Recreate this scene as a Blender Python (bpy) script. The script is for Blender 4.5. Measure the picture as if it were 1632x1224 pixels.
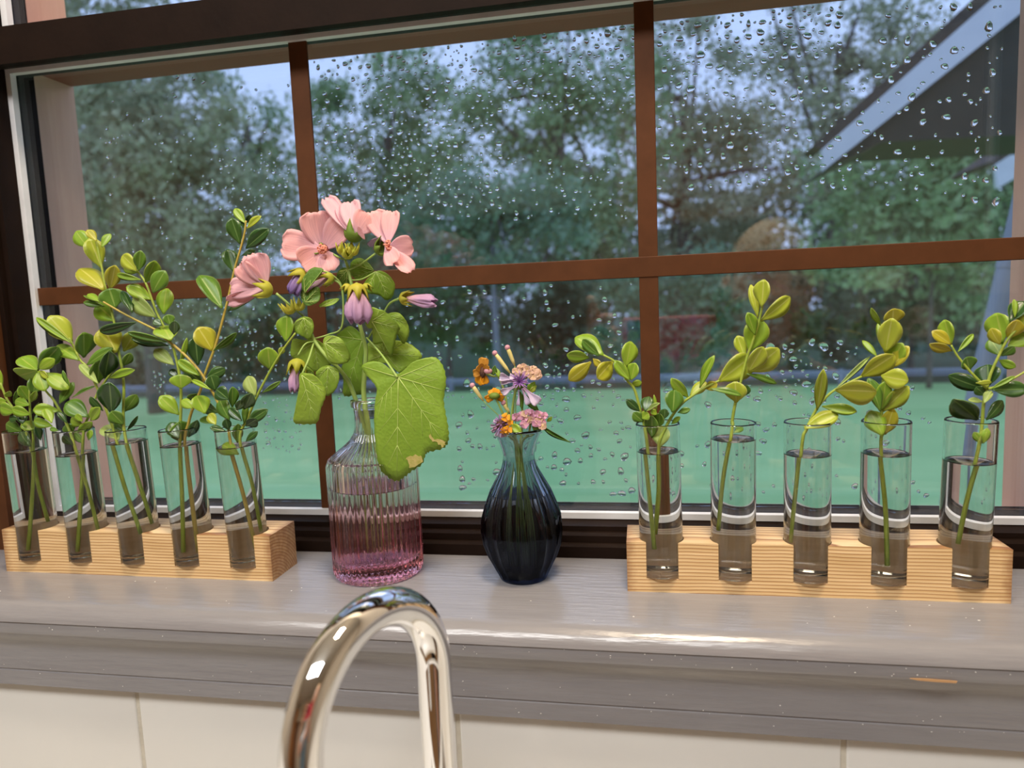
import bpy, bmesh, math, random
import numpy as np
from mathutils import Vector, Matrix

for o in list(bpy.data.objects):
    bpy.data.objects.remove(o, do_unlink=True)
SC = bpy.context.scene
COL = SC.collection
random.seed(7)
RNG = np.random.default_rng(11)

# ------------------------------------------------------------------ camera
FPX = 1123.19
CAM = Vector((0.0, -0.4404, 0.2092))
RIGHT = Vector((0.98314017, 0.17821455, -0.04092646))
DOWN = Vector((-0.02024501, -0.11635606, -0.99300121))
FWD = Vector((-0.1817293, 0.97708794, -0.11078636))
cd = bpy.data.cameras.new('camera')
cd.sensor_fit = 'HORIZONTAL'; cd.sensor_width = 36.0
cd.lens = FPX / 1632 * 36.0
cd.clip_start = 0.01; cd.clip_end = 500
cd.dof.use_dof = True; cd.dof.focus_distance = 0.53; cd.dof.aperture_fstop = 6.3
cam = bpy.data.objects.new('camera', cd); COL.objects.link(cam)
cam.matrix_world = Matrix(((RIGHT.x, -DOWN.x, -FWD.x, CAM.x), (RIGHT.y, -DOWN.y, -FWD.y, CAM.y),
                           (RIGHT.z, -DOWN.z, -FWD.z, CAM.z), (0, 0, 0, 1)))
SC.camera = cam

# ------------------------------------------------------------------ sky, lamps, exposure
world = bpy.data.worlds.new('overcast_sky'); SC.world = world
world.use_nodes = True
bg = world.node_tree.nodes['Background']
bg.inputs[0].default_value = (0.46, 0.62, 1.0, 1)
bg.inputs[1].default_value = 1.3
SC.view_settings.view_transform = 'Standard'
SC.view_settings.look = 'None'
SC.view_settings.exposure = 0.0
SC.view_settings.gamma = 1.0
SC.view_settings.use_curve_mapping = False
SC.cycles.use_denoising = True
SC.cycles.max_bounces = 16
SC.cycles.transmission_bounces = 14
SC.cycles.transparent_max_bounces = 24
SC.cycles.glossy_bounces = 6
SC.cycles.diffuse_bounces = 5
SC.cycles.sample_clamp_indirect = 6.0
SC.cycles.blur_glossy = 0.5


def area_light(name, loc, target, sx, sy, power, col):
    ld = bpy.data.lights.new(name, 'AREA')
    ld.shape = 'RECTANGLE'; ld.size = sx; ld.size_y = sy; ld.energy = power; ld.color = col
    o = bpy.data.objects.new(name, ld); COL.objects.link(o)
    o.location = loc
    o.rotation_euler = (Vector(target) - Vector(loc)).to_track_quat('-Z', 'Y').to_euler()
    return o


# ceiling fixtures of the kitchen
area_light('ceiling_light_panel', (-0.35, -1.02, 1.33), (-0.25, -0.45, 0.0), 1.3, 0.5, 44, (1.0, 0.985, 0.96))
area_light('sink_downlight', (0.10, -0.30, 1.34), (0.10, -0.36, 0.0), 0.24, 0.24, 17.0, (1.0, 0.82, 0.60))

# ------------------------------------------------------------------ helpers
ORG = {}


def W(px, py, y):
    """World point at depth y that belongs to a measured photo position."""
    d = RIGHT * ((px - 816) / FPX) + DOWN * ((py - 612) / FPX) + FWD
    return CAM + d * ((y - CAM.y) / d.y)


def mpp(p):
    """metres per pixel at a world point"""
    return (p - CAM).dot(FWD) / FPX


def tag(o, label=None, cat=None, group=None, kind=None):
    if label: o['label'] = label
    if cat: o['category'] = cat
    if group: o['group'] = group
    if kind: o['kind'] = kind
    return o


def link(o, parent=None, loc=None):
    COL.objects.link(o)
    if parent is not None:
        o.parent = parent
        ORG[o.name] = ORG.get(parent.name, Vector((0, 0, 0)))
    else:
        ORG[o.name] = Vector(loc) if loc is not None else Vector((0, 0, 0))
        o.location = ORG[o.name]
    return o


def empty(name, loc):
    o = bpy.data.objects.new(name, None)
    o.empty_display_size = 0.01
    return link(o, None, loc)


def meshobj(name, verts, faces, mat, parent=None, loc=None, smooth=False, recalc=False, uv=None):
    """verts are world coordinates"""
    off = ORG[parent.name] if parent is not None else (Vector(loc) if loc is not None else Vector((0, 0, 0)))
    me = bpy.data.meshes.new(name)
    me.from_pydata([(v[0] - off.x, v[1] - off.y, v[2] - off.z) for v in verts], [], faces)
    if recalc:
        bm = bmesh.new(); bm.from_mesh(me)
        bmesh.ops.remove_doubles(bm, verts=bm.verts, dist=1e-6)
        bmesh.ops.recalc_face_normals(bm, faces=bm.faces)
        bm.to_mesh(me); bm.free()
    if smooth:
        me.polygons.foreach_set('use_smooth', [True] * len(me.polygons))
    if mat is not None: me.materials.append(mat)
    o = bpy.data.objects.new(name, me)
    return link(o, parent, off)


class MB:
    """collects shapes for one mesh"""
    def __init__(s): s.v = []; s.f = []

    def add(s, v, f):
        n = len(s.v); s.v += [tuple(p) for p in v]; s.f += [tuple(i + n for i in q) for q in f]; return s

    def box(s, x0, x1, y0, y1, z0, z1):
        v = [(x, y, z) for x in (x0, x1) for y in (y0, y1) for z in (z0, z1)]
        return s.add(v, [(0, 1, 3, 2), (4, 6, 7, 5), (0, 4, 5, 1), (2, 3, 7, 6), (0, 2, 6, 4), (1, 5, 7, 3)])

    def prism_x(s, prof, x0, x1):
        """profile of (y,z) points extruded along x"""
        n = len(prof)
        v = [(x0, a, b) for a, b in prof] + [(x1, a, b) for a, b in prof]
        f = [(i, (i + 1) % n, (i + 1) % n + n, i + n) for i in range(n)] + [tuple(range(n))[::-1], tuple(range(n, 2 * n))]
        return s.add(v, f)

    def prism(s, poly, depth):
        """closed 3-d polygon swept by a vector"""
        n = len(poly); d = Vector(depth)
        v = [Vector(p) for p in poly] + [Vector(p) + d for p in poly]
        f = [(i, (i + 1) % n, (i + 1) % n + n, i + n) for i in range(n)] + [tuple(range(n))[::-1], tuple(range(n, 2 * n))]
        return s.add(v, f)

    def tube(s, pts, rad, seg=8, caps=True):
        pts = [Vector(p) for p in pts]; n = len(pts)
        if not hasattr(rad, '__len__'): rad = [rad] * n
        prev = None; base = len(s.v)
        for i, p in enumerate(pts):
            t = (pts[min(i + 1, n - 1)] - pts[max(i - 1, 0)])
            t = t.normalized() if t.length > 1e-9 else Vector((0, 0, 1))
            if prev is None:
                a = t.orthogonal().normalized()
            else:
                a = prev - t * prev.dot(t)
                a = a.normalized() if a.length > 1e-6 else t.orthogonal().normalized()
            prev = a; b = t.cross(a)
            for k in range(seg):
                an = 2 * math.pi * k / seg
                s.v.append(tuple(p + (a * math.cos(an) + b * math.sin(an)) * rad[i]))
        for i in range(n - 1):
            for k in range(seg):
                k2 = (k + 1) % seg
                s.f.append((base + i * seg + k, base + i * seg + k2, base + (i + 1) * seg + k2, base + (i + 1) * seg + k))
        if caps:
            s.f.append(tuple(base + k for k in range(seg))[::-1])
            s.f.append(tuple(base + (n - 1) * seg + k for k in range(seg)))
        return s

    def ball(s, c, r, seg=8, rings=5, sc=(1, 1, 1)):
        c = Vector(c); v = []; f = []
        for i in range(rings + 1):
            th = math.pi * i / rings
            for k in range(seg):
                ph = 2 * math.pi * k / seg
                v.append((c.x + r * sc[0] * math.sin(th) * math.cos(ph), c.y + r * sc[1] * math.sin(th) * math.sin(ph), c.z + r * sc[2] * math.cos(th)))
        for i in range(rings):
            for k in range(seg):
                k2 = (k + 1) % seg
                f.append((i * seg + k, (i + 1) * seg + k, (i + 1) * seg + k2, i * seg + k2))
        return s.add(v, f)

    def build(s, name, mat, parent=None, loc=None, smooth=False, recalc=True):
        return meshobj(name, s.v, s.f, mat, parent, loc, smooth, recalc)


def bevel(o, w, seg=2):
    m = o.modifiers.new('bevel', 'BEVEL'); m.width = w; m.segments = seg; m.limit_method = 'ANGLE'; m.angle_limit = math.radians(40)
    return o


def autosmooth(o, ang=35):
    me = o.data
    bm = bmesh.new(); bm.from_mesh(me)
    for e in bm.edges:
        if len(e.link_faces) == 2 and e.calc_face_angle(0) > math.radians(ang): e.smooth = False
    bm.to_mesh(me); bm.free()
    me.polygons.foreach_set('use_smooth', [True] * len(me.polygons))
    return o


def curve_pts(pts, n=6):
    """Catmull-Rom through Vectors"""
    pts = [Vector(p) for p in pts]
    if len(pts) < 3: return pts
    P = [pts[0] * 2 - pts[1]] + pts + [pts[-1] * 2 - pts[-2]]
    out = []
    for i in range(1, len(P) - 2):
        for k in range(n):
            t = k / n
            a, b, c, d = P[i - 1], P[i], P[i + 1], P[i + 2]
            out.append(0.5 * ((2 * b) + (c - a) * t + (2 * a - 5 * b + 4 * c - d) * t * t + (-a + 3 * b - 3 * c + d) * t ** 3))
    out.append(pts[-1])
    return out


# ------------------------------------------------------------------ materials
def newmat(name):
    m = bpy.data.materials.new(name); m.use_nodes = True
    nt = m.node_tree; nt.nodes.clear()
    out = nt.nodes.new('ShaderNodeOutputMaterial')
    return m, nt, out


def N(nt, kind, **kw):
    n = nt.nodes.new(kind)
    for k, v in kw.items():
        if k.startswith('in_'):
            key = k[3:]
            key = int(key) if key.isdigit() else key
            n.inputs[key].default_value = v
        else:
            setattr(n, k, v)
    return n


def c4(c): return (c[0], c[1], c[2], 1.0)


def ramp(nt, stops):
    r = nt.nodes.new('ShaderNodeValToRGB')
    el = r.color_ramp.elements
    while len(el) < len(stops): el.new(0.5)
    for e, (p, c) in zip(el, stops): e.position = p; e.color = c4(c)
    return r


def paint(name, c1, c2, rough=0.5, scale=20, bump=0.05, spec=0.5, metallic=0.0, stretch=None, bscale=None):
    """painted / matte surface: two close colours mottled by noise, fine relief"""
    m, nt, out = newmat(name); L = nt.links
    tc = N(nt, 'ShaderNodeTexCoord'); mp = N(nt, 'ShaderNodeMapping')
    if stretch: mp.inputs['Scale'].default_value = stretch
    L.new(tc.outputs['Object'], mp.inputs[0])
    no = N(nt, 'ShaderNodeTexNoise', in_Scale=scale, in_Detail=6.0, in_Roughness=0.6); L.new(mp.outputs[0], no.inputs['Vector'])
    rp = ramp(nt, [(0.3, c1), (0.7, c2)]); L.new(no.outputs[0], rp.inputs[0])
    b = N(nt, 'ShaderNodeBsdfPrincipled'); L.new(rp.outputs[0], b.inputs['Base Color'])
    b.inputs['Roughness'].default_value = rough; b.inputs['Specular IOR Level'].default_value = spec
    b.inputs['Metallic'].default_value = metallic
    if bump:
        n2 = N(nt, 'ShaderNodeTexNoise', in_Scale=bscale or scale * 6, in_Detail=4.0); L.new(mp.outputs[0], n2.inputs['Vector'])
        bp = N(nt, 'ShaderNodeBump', in_Strength=bump, in_Distance=0.002); L.new(n2.outputs[0], bp.inputs['Height'])
        L.new(bp.outputs[0], b.inputs['Normal'])
    L.new(b.outputs[0], out.inputs[0])
    return m


def leafmat(name, c1, c2, rib=None, rough=0.38, trans=0.22, ribw=0.035, nscale=3.0, bump=0.0):
    """leaf / petal: colour varies per leaf, paler midrib along the UV centre line, lets light through"""
    m, nt, out = newmat(name); L = nt.links
    uv = N(nt, 'ShaderNodeUVMap'); sp = N(nt, 'ShaderNodeSeparateXYZ'); L.new(uv.outputs[0], sp.inputs[0])
    oi = N(nt, 'ShaderNodeObjectInfo')
    tc = N(nt, 'ShaderNodeTexCoord')
    no = N(nt, 'ShaderNodeTexNoise', in_Scale=nscale, in_Detail=3.0); L.new(tc.outputs['Object'], no.inputs['Vector'])
    ad = N(nt, 'ShaderNodeMath', operation='ADD'); L.new(oi.outputs['Random'], ad.inputs[0]); L.new(no.outputs[0], ad.inputs[1])
    hf = N(nt, 'ShaderNodeMath', operation='MULTIPLY', in_1=0.5); L.new(ad.outputs[0], hf.inputs[0])
    rp = ramp(nt, [(0.15, c1), (0.85, c2)]); L.new(hf.outputs[0], rp.inputs[0])
    col = rp.outputs[0]
    if rib:
        s1 = N(nt, 'ShaderNodeMath', operation='SUBTRACT', in_1=0.5); L.new(sp.outputs[0], s1.inputs[0])
        ab = N(nt, 'ShaderNodeMath', operation='ABSOLUTE'); L.new(s1.outputs[0], ab.inputs[0])
        lt = N(nt, 'ShaderNodeMath', operation='LESS_THAN', in_1=ribw); L.new(ab.outputs[0], lt.inputs[0])
        # pale margin at the edges of the blade
        gt = N(nt, 'ShaderNodeMath', operation='GREATER_THAN', in_1=0.46); L.new(ab.outputs[0], gt.inputs[0])
        mx = N(nt, 'ShaderNodeMath', operation='MAXIMUM'); L.new(lt.outputs[0], mx.inputs[0]); L.new(gt.outputs[0], mx.inputs[1])
        fm = N(nt, 'ShaderNodeMath', operation='MULTIPLY', in_1=0.7); L.new(mx.outputs[0], fm.inputs[0])
        mc = N(nt, 'ShaderNodeMix', data_type='RGBA'); L.new(fm.outputs[0], mc.inputs[0]); L.new(col, mc.inputs[6]); mc.inputs[7].default_value = c4(rib)
        col = mc.outputs[2]
    b = N(nt, 'ShaderNodeBsdfPrincipled'); L.new(col, b.inputs['Base Color']); b.inputs['Roughness'].default_value = rough
    if bump:
        vo = N(nt, 'ShaderNodeTexVoronoi', in_Scale=420.0); L.new(tc.outputs['Object'], vo.inputs['Vector'])
        bp = N(nt, 'ShaderNodeBump', in_Strength=bump, in_Distance=0.0006); L.new(vo.outputs[0], bp.inputs['Height']); L.new(bp.outputs[0], b.inputs['Normal'])
    t = N(nt, 'ShaderNodeBsdfTranslucent'); L.new(col, t.inputs[0])
    ms = N(nt, 'ShaderNodeMixShader', in_0=trans); L.new(b.outputs[0], ms.inputs[1]); L.new(t.outputs[0], ms.inputs[2])
    L.new(ms.outputs[0], out.inputs[0])
    return m


def petalmat(name, edge, throat, rough=0.55, trans=0.35, veins=True):
    """petal: throat colour at the base to edge colour at the rim, fine lengthwise veins"""
    m, nt, out = newmat(name); L = nt.links
    uv = N(nt, 'ShaderNodeUVMap'); sp = N(nt, 'ShaderNodeSeparateXYZ'); L.new(uv.outputs[0], sp.inputs[0])
    rp = ramp(nt, [(0.0, throat), (0.45, [(a * 0.25 + b * 0.75) for a, b in zip(throat, edge)]), (1.0, edge)]); L.new(sp.outputs[1], rp.inputs[0])
    col = rp.outputs[0]
    mp = N(nt, 'ShaderNodeMapping'); mp.inputs['Scale'].default_value = (26, 1.2, 1); L.new(uv.outputs[0], mp.inputs[0])
    no = N(nt, 'ShaderNodeTexNoise', in_Scale=1.0, in_Detail=2.0); L.new(mp.outputs[0], no.inputs['Vector'])
    r2 = ramp(nt, [(0.35, (0.80, 0.74, 0.80)), (0.62, (1, 1, 1))]); L.new(no.outputs[0], r2.inputs[0])
    mc = N(nt, 'ShaderNodeMix', data_type='RGBA', blend_type='MULTIPLY', in_0=0.7); L.new(col, mc.inputs[6]); L.new(r2.outputs[0], mc.inputs[7])
    bp = N(nt, 'ShaderNodeBump', in_Strength=0.25, in_Distance=0.001); L.new(no.outputs[0], bp.inputs['Height'])
    b = N(nt, 'ShaderNodeBsdfPrincipled'); L.new(mc.outputs[2], b.inputs['Base Color']); b.inputs['Roughness'].default_value = rough
    b.inputs['Specular IOR Level'].default_value = 0.25
    L.new(bp.outputs[0], b.inputs['Normal'])
    t = N(nt, 'ShaderNodeBsdfTranslucent'); L.new(mc.outputs[2], t.inputs[0])
    ms = N(nt, 'ShaderNodeMixShader', in_0=trans); L.new(b.outputs[0], ms.inputs[1]); L.new(t.outputs[0], ms.inputs[2])
    L.new(ms.outputs[0], out.inputs[0])
    return m


def glassmat(name, ior, stops=None, rough=0.0, h=0.15):
    """clear glass; stops = tint along the height of the object"""
    m, nt, out = newmat(name); L = nt.links
    g = N(nt, 'ShaderNodeBsdfGlass', in_Roughness=rough, in_IOR=ior)
    g.inputs[0].default_value = (0.985, 0.99, 0.99, 1)
    if stops:
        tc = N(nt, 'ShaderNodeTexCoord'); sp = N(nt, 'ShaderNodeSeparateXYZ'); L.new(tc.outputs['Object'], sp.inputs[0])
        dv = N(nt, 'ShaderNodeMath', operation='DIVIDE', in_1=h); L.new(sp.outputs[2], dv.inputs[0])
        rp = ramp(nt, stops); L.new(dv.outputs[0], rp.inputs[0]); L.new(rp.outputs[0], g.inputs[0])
    L.new(g.outputs[0], out.inputs[0])
    return m


def panemat(name, tint=(0.994, 0.997, 0.995), refl=1.0):
    """window pane: clear, with the mirror reflection of an air-glass face (Schlick), the same on both faces"""
    m, nt, out = newmat(name); L = nt.links
    ge = N(nt, 'ShaderNodeNewGeometry')
    dt = N(nt, 'ShaderNodeVectorMath', operation='DOT_PRODUCT'); L.new(ge.outputs['Incoming'], dt.inputs[0]); L.new(ge.outputs['Normal'], dt.inputs[1])
    ab = N(nt, 'ShaderNodeMath', operation='ABSOLUTE'); L.new(dt.outputs['Value'], ab.inputs[0])
    om = N(nt, 'ShaderNodeMath', operation='SUBTRACT', in_0=1.0); L.new(ab.outputs[0], om.inputs[1])
    pw = N(nt, 'ShaderNodeMath', operation='POWER', in_1=5.0); L.new(om.outputs[0], pw.inputs[0])
    ml = N(nt, 'ShaderNodeMath', operation='MULTIPLY_ADD', in_1=0.955, in_2=0.045); L.new(pw.outputs[0], ml.inputs[0])
    t = N(nt, 'ShaderNodeBsdfTransparent'); t.inputs[0].default_value = c4(tint)
    g = N(nt, 'ShaderNodeBsdfGlossy', in_Roughness=0.0); g.inputs[0].default_value = (1, 1, 1, 1)
    ms = N(nt, 'ShaderNodeMixShader'); L.new(ml.outputs[0], ms.inputs[0]); L.new(t.outputs[0], ms.inputs[1]); L.new(g.outputs[0], ms.inputs[2])
    L.new(ms.outputs[0], out.inputs[0])
    return m


def woodmat(name):
    """sawn softwood: growth rings round an axis along the block, scorched ends"""
    m, nt, out = newmat(name); L = nt.links
    tc = N(nt, 'ShaderNodeTexCoord'); mp = N(nt, 'ShaderNodeMapping'); L.new(tc.outputs['Object'], mp.inputs[0])
    mp.inputs['Location'].default_value = (0.0, -0.004, 0.012)
    n1 = N(nt, 'ShaderNodeTexNoise', in_Scale=9.0, in_Detail=3.0); L.new(mp.outputs[0], n1.inputs['Vector'])
    ns = N(nt, 'ShaderNodeVectorMath', operation='SCALE'); L.new(n1.outputs['Color'], ns.inputs[0]); ns.inputs['Scale'].default_value = 0.006
    va = N(nt, 'ShaderNodeVectorMath', operation='ADD'); L.new(mp.outputs[0], va.inputs[0]); L.new(ns.outputs[0], va.inputs[1])
    sp = N(nt, 'ShaderNodeSeparateXYZ'); L.new(va.outputs[0], sp.inputs[0])
    cb = N(nt, 'ShaderNodeCombineXYZ'); L.new(sp.outputs[1], cb.inputs[1]); L.new(sp.outputs[2], cb.inputs[2])
    ln = N(nt, 'ShaderNodeVectorMath', operation='LENGTH'); L.new(cb.outputs[0], ln.inputs[0])
    fr = N(nt, 'ShaderNodeMath', operation='MULTIPLY', in_1=400.0); L.new(ln.outputs['Value'], fr.inputs[0])
    fc = N(nt, 'ShaderNodeMath', operation='FRACT'); L.new(fr.outputs[0], fc.inputs[0])
    rp = ramp(nt, [(0.0, (0.78, 0.58, 0.33)), (0.55, (0.72, 0.50, 0.26)), (0.84, (0.46, 0.25, 0.10)), (0.93, (0.28, 0.13, 0.05)), (1.0, (0.74, 0.53, 0.29))])
    L.new(fc.outputs[0], rp.inputs[0])
    mp2 = N(nt, 'ShaderNodeMapping'); mp2.inputs['Scale'].default_value = (14, 260, 260); L.new(tc.outputs['Object'], mp2.inputs[0])
    n2 = N(nt, 'ShaderNodeTexNoise', in_Scale=1.0, in_Detail=4.0); L.new(mp2.outputs[0], n2.inputs['Vector'])
    r2 = ramp(nt, [(0.3, (0.78, 0.72, 0.62)), (0.7, (1.0, 1.0, 1.0))]); L.new(n2.outputs[0], r2.inputs[0])
    mc = N(nt, 'ShaderNodeMix', data_type='RGBA', blend_type='MULTIPLY', in_0=1.0); L.new(rp.outputs[0], mc.inputs[6]); L.new(r2.outputs[0], mc.inputs[7])
    # scorch at the sawn ends
    sx = N(nt, 'ShaderNodeSeparateXYZ'); L.new(tc.outputs['Object'], sx.inputs[0])
    ab = N(nt, 'ShaderNodeMath', operation='ABSOLUTE'); L.new(sx.outputs[0], ab.inputs[0])
    n3 = N(nt, 'ShaderNodeTexNoise', in_Scale=160.0, in_Detail=3.0); L.new(tc.outputs['Object'], n3.inputs['Vector'])
    ad = N(nt, 'ShaderNodeMath', operation='MULTIPLY_ADD', in_1=0.008, in_2=-0.004); L.new(n3.outputs[0], ad.inputs[0])
    su = N(nt, 'ShaderNodeMath', operation='ADD'); L.new(ab.outputs[0], su.inputs[0]); L.new(ad.outputs[0], su.inputs[1])
    mr = N(nt, 'ShaderNodeMapRange', in_1=0.118, in_2=0.1262, in_3=0.0, in_4=0.75); L.new(su.outputs[0], mr.inputs[0])
    mb = N(nt, 'ShaderNodeMix', data_type='RGBA'); L.new(mr.outputs[0], mb.inputs[0]); L.new(mc.outputs[2], mb.inputs[6]); mb.inputs[7].default_value = (0.20, 0.075, 0.025, 1)
    b = N(nt, 'ShaderNodeBsdfPrincipled'); L.new(mb.outputs[2], b.inputs['Base Color']); b.inputs['Roughness'].default_value = 0.5
    iv = N(nt, 'ShaderNodeMath', operation='SUBTRACT', in_0=1.0); L.new(fc.outputs[0], iv.inputs[1])
    bp = N(nt, 'ShaderNodeBump', in_Strength=0.35, in_Distance=0.0008); L.new(iv.outputs[0], bp.inputs['Height']); L.new(bp.outputs[0], b.inputs['Normal'])
    L.new(b.outputs[0], out.inputs[0])
    return m


M = {}
M['dark_frame'] = paint('dark_brown_paint', (0.0085, 0.0042, 0.0026), (0.013, 0.0064, 0.0040), 0.6, 30, 0.08, 0.08)
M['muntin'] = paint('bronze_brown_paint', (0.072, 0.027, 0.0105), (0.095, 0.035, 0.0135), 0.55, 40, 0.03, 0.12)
M['reveal'] = paint('weathered_mauve_paint', (0.70, 0.37, 0.265), (0.78, 0.44, 0.32), 0.7, 8, 0.12, stretch=(6, 6, 1))
M['head'] = paint('brown_stained_head', (0.30, 0.085, 0.055), (0.36, 0.11, 0.07), 0.7, 8, 0.1)
M['gasket'] = paint('pale_aluminium', (0.62, 0.62, 0.64), (0.74, 0.74, 0.76), 0.45, 30, 0.02)
M['tile'] = paint('glazed_cream_tile', (0.64, 0.63, 0.595), (0.69, 0.675, 0.64), 0.14, 3, 0.01, 0.5)
M['grout'] = paint('pale_grout', (0.50, 0.46, 0.38), (0.60, 0.56, 0.47), 0.9, 60, 0.3)
M['sill'] = paint('grey_gloss_paint', (0.220, 0.210, 0.218), (0.255, 0.245, 0.252), 0.22, 14, 0.22, 0.6, stretch=(1.0, 9.0, 9.0), bscale=34)
M['wood'] = woodmat('scorched_pine')
M['drilled'] = paint('brightened_drilled_pine', (0.80, 0.50, 0.26), (0.88, 0.60, 0.34), 0.7, 12, 0.1, stretch=(1, 1, 18))  # paler cut wood, brightened further in place of light inside the holes
M['glass'] = glassmat('clear_glass', 1.46)
M['water'] = glassmat('water', 1.33)
M['pane'] = panemat('window_glass')
M['pinkglass'] = glassmat('pink_tinted_glass', 1.48, [(0.0, (1.0, 0.80, 0.80)), (0.10, (1.0, 0.83, 0.86)), (0.42, (1.0, 0.925, 0.935)), (0.60, (0.998, 0.985, 0.99))], h=0.145)
M['blueglass'] = glassmat('smoky_blue_glass', 1.48, [(0.0, (0.22, 0.25, 0.32)), (0.35, (0.42, 0.46, 0.55)), (0.6, (0.74, 0.78, 0.82)), (0.85, (0.84, 0.87, 0.91))], h=0.115)  # smoky tint; the darker foot also stands in for the mirrored dark frame
m, nt, out = newmat('chrome'); b = N(nt, 'ShaderNodeBsdfPrincipled'); b.inputs['Base Color'].default_value = (0.86, 0.86, 0.87, 1)
b.inputs['Metallic'].default_value = 1.0; b.inputs['Roughness'].default_value = 0.035; nt.links.new(b.outputs[0], out.inputs[0]); M['chrome'] = m

RIB = (0.42, 0.50, 0.09)
M['L'] = leafmat('bright_leaf', (0.20, 0.36, 0.025), (0.33, 0.48, 0.04), RIB)
M['G'] = leafmat('mid_leaf', (0.085, 0.20, 0.022), (0.15, 0.28, 0.03), (0.30, 0.42, 0.10))
M['D'] = leafmat('dark_leaf', (0.022, 0.065, 0.016), (0.05, 0.115, 0.02), (0.16, 0.26, 0.08), rough=0.28, trans=0.10)
M['Y'] = leafmat('yellow_green_leaf', (0.36, 0.44, 0.035), (0.46, 0.52, 0.05), (0.58, 0.60, 0.16))
M['O'] = leafmat('yellowing_leaf', (0.36, 0.40, 0.03), (0.52, 0.43, 0.03), (0.60, 0.58, 0.14))
M['P'] = leafmat('pale_underside', (0.32, 0.44, 0.10), (0.40, 0.50, 0.14), (0.50, 0.58, 0.24), rough=0.55)
M['stem'] = paint('green_stem', (0.24, 0.34, 0.035), (0.36, 0.42, 0.06), 0.5, 90, 0.25, bscale=300)
M['stem_o'] = paint('tan_stem', (0.36, 0.30, 0.05), (0.46, 0.32, 0.06), 0.5, 90, 0.25, bscale=300)
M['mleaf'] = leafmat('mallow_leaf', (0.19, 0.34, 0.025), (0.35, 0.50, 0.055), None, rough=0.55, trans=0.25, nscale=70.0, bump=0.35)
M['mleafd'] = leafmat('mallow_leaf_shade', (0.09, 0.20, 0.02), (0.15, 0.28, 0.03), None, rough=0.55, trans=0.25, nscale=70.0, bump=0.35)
M['mvein'] = paint('pale_vein', (0.34, 0.46, 0.10), (0.42, 0.52, 0.14), 0.6, 60, 0.0)
M['mstem'] = paint('mallow_stem', (0.25, 0.38, 0.08), (0.33, 0.44, 0.10), 0.5, 60, 0.05)
M['calyx'] = leafmat('yellow_green_calyx', (0.38, 0.42, 0.03), (0.54, 0.46, 0.04), None, rough=0.6)
M['calyxg'] = leafmat('green_calyx', (0.13, 0.22, 0.02), (0.20, 0.28, 0.03), None, rough=0.6)
M['pink'] = petalmat('pink_petal', (0.97, 0.56, 0.54), (0.88, 0.60, 0.70))
M['pinkpale'] = petalmat('pale_pink_petal', (0.95, 0.58, 0.62), (0.88, 0.62, 0.66))
M['lilac'] = petalmat('lilac_petal', (0.66, 0.47, 0.70), (0.80, 0.56, 0.66))
M['wilt'] = petalmat('wilted_pink', (0.60, 0.38, 0.62), (0.84, 0.54, 0.52))
M['purple'] = petalmat('wilted_purple', (0.30, 0.20, 0.50), (0.62, 0.44, 0.56))
M['column'] = paint('coral_stamens', (0.72, 0.24, 0.16), (0.85, 0.36, 0.26), 0.7, 200, 0.2)
M['throat'] = paint('dark_red_throat', (0.16, 0.02, 0.02), (0.24, 0.03, 0.03), 0.7, 200, 0.1)
M['orange'] = petalmat('orange_petal', (0.90, 0.42, 0.02), (0.60, 0.18, 0.01), trans=0.2)
M['amber'] = petalmat('amber_petal', (0.62, 0.30, 0.04), (0.30, 0.09, 0.01), trans=0.2)
M['lav'] = petalmat('lavender_floret', (0.76, 0.66, 0.80), (0.55, 0.35, 0.62), trans=0.25)
M['violet'] = paint('violet_stamen', (0.36, 0.16, 0.48), (0.50, 0.28, 0.60), 0.6, 80, 0.0)
M['peach'] = petalmat('peach_floret', (0.88, 0.60, 0.46), (0.90, 0.66, 0.30), trans=0.25)
M['rose'] = petalmat('rose_floret', (0.84, 0.42, 0.62), (0.90, 0.55, 0.50), trans=0.25)
M['brown'] = paint('dark_seed_brown', (0.05, 0.018, 0.015), (0.12, 0.045, 0.02), 0.8, 200, 0.4)
M['bud'] = paint('cream_bud', (0.62, 0.52, 0.16), (0.72, 0.60, 0.26), 0.6, 80, 0.05)
M['budtip'] = paint('mauve_bud_tip', (0.50, 0.22, 0.28), (0.60, 0.32, 0.36), 0.6, 80, 0.0)

# ------------------------------------------------------------------ room shell
XL, XR, YB, ZF, ZC = -1.9, 1.9, -2.9, -1.30, 1.36
M['wallp'] = paint('warm_beige_wall', (0.56, 0.49, 0.39), (0.62, 0.54, 0.43), 0.85, 5, 0.1)
M['ceil'] = paint('white_ceiling', (0.62, 0.60, 0.55), (0.68, 0.66, 0.60), 0.9, 8, 0.1)
M['floorw'] = paint('oak_floor', (0.26, 0.14, 0.06), (0.36, 0.20, 0.09), 0.4, 4, 0.1, stretch=(1, 12, 1))
M['counter'] = paint('white_counter', (0.72, 0.71, 0.68), (0.78, 0.77, 0.74), 0.25, 30, 0.0)
M['cab'] = paint('orange_oak', (0.42, 0.17, 0.05), (0.56, 0.25, 0.08), 0.4, 5, 0.05, stretch=(9, 9, 1))
tag(MB().box(XL, XR, YB, 0.3, ZF - 0.05, ZF).build('floor', M['floorw']), 'warm oak kitchen floor', kind='structure')
tag(MB().box(XL, XR, YB, 0.3, ZC, ZC + 0.05).build('ceiling', M['ceil']), 'white kitchen ceiling above the window', kind='structure')
tag(MB().box(XL - 0.1, XL, YB, 0.3, ZF, ZC).build('wall_left', M['wallp']), 'beige kitchen wall on the left', kind='structure')
tag(MB().box(XR, XR + 0.1, YB, 0.3, ZF, ZC).build('wall_right', M['wallp']), 'beige kitchen wall on the right', kind='structure')
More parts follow.
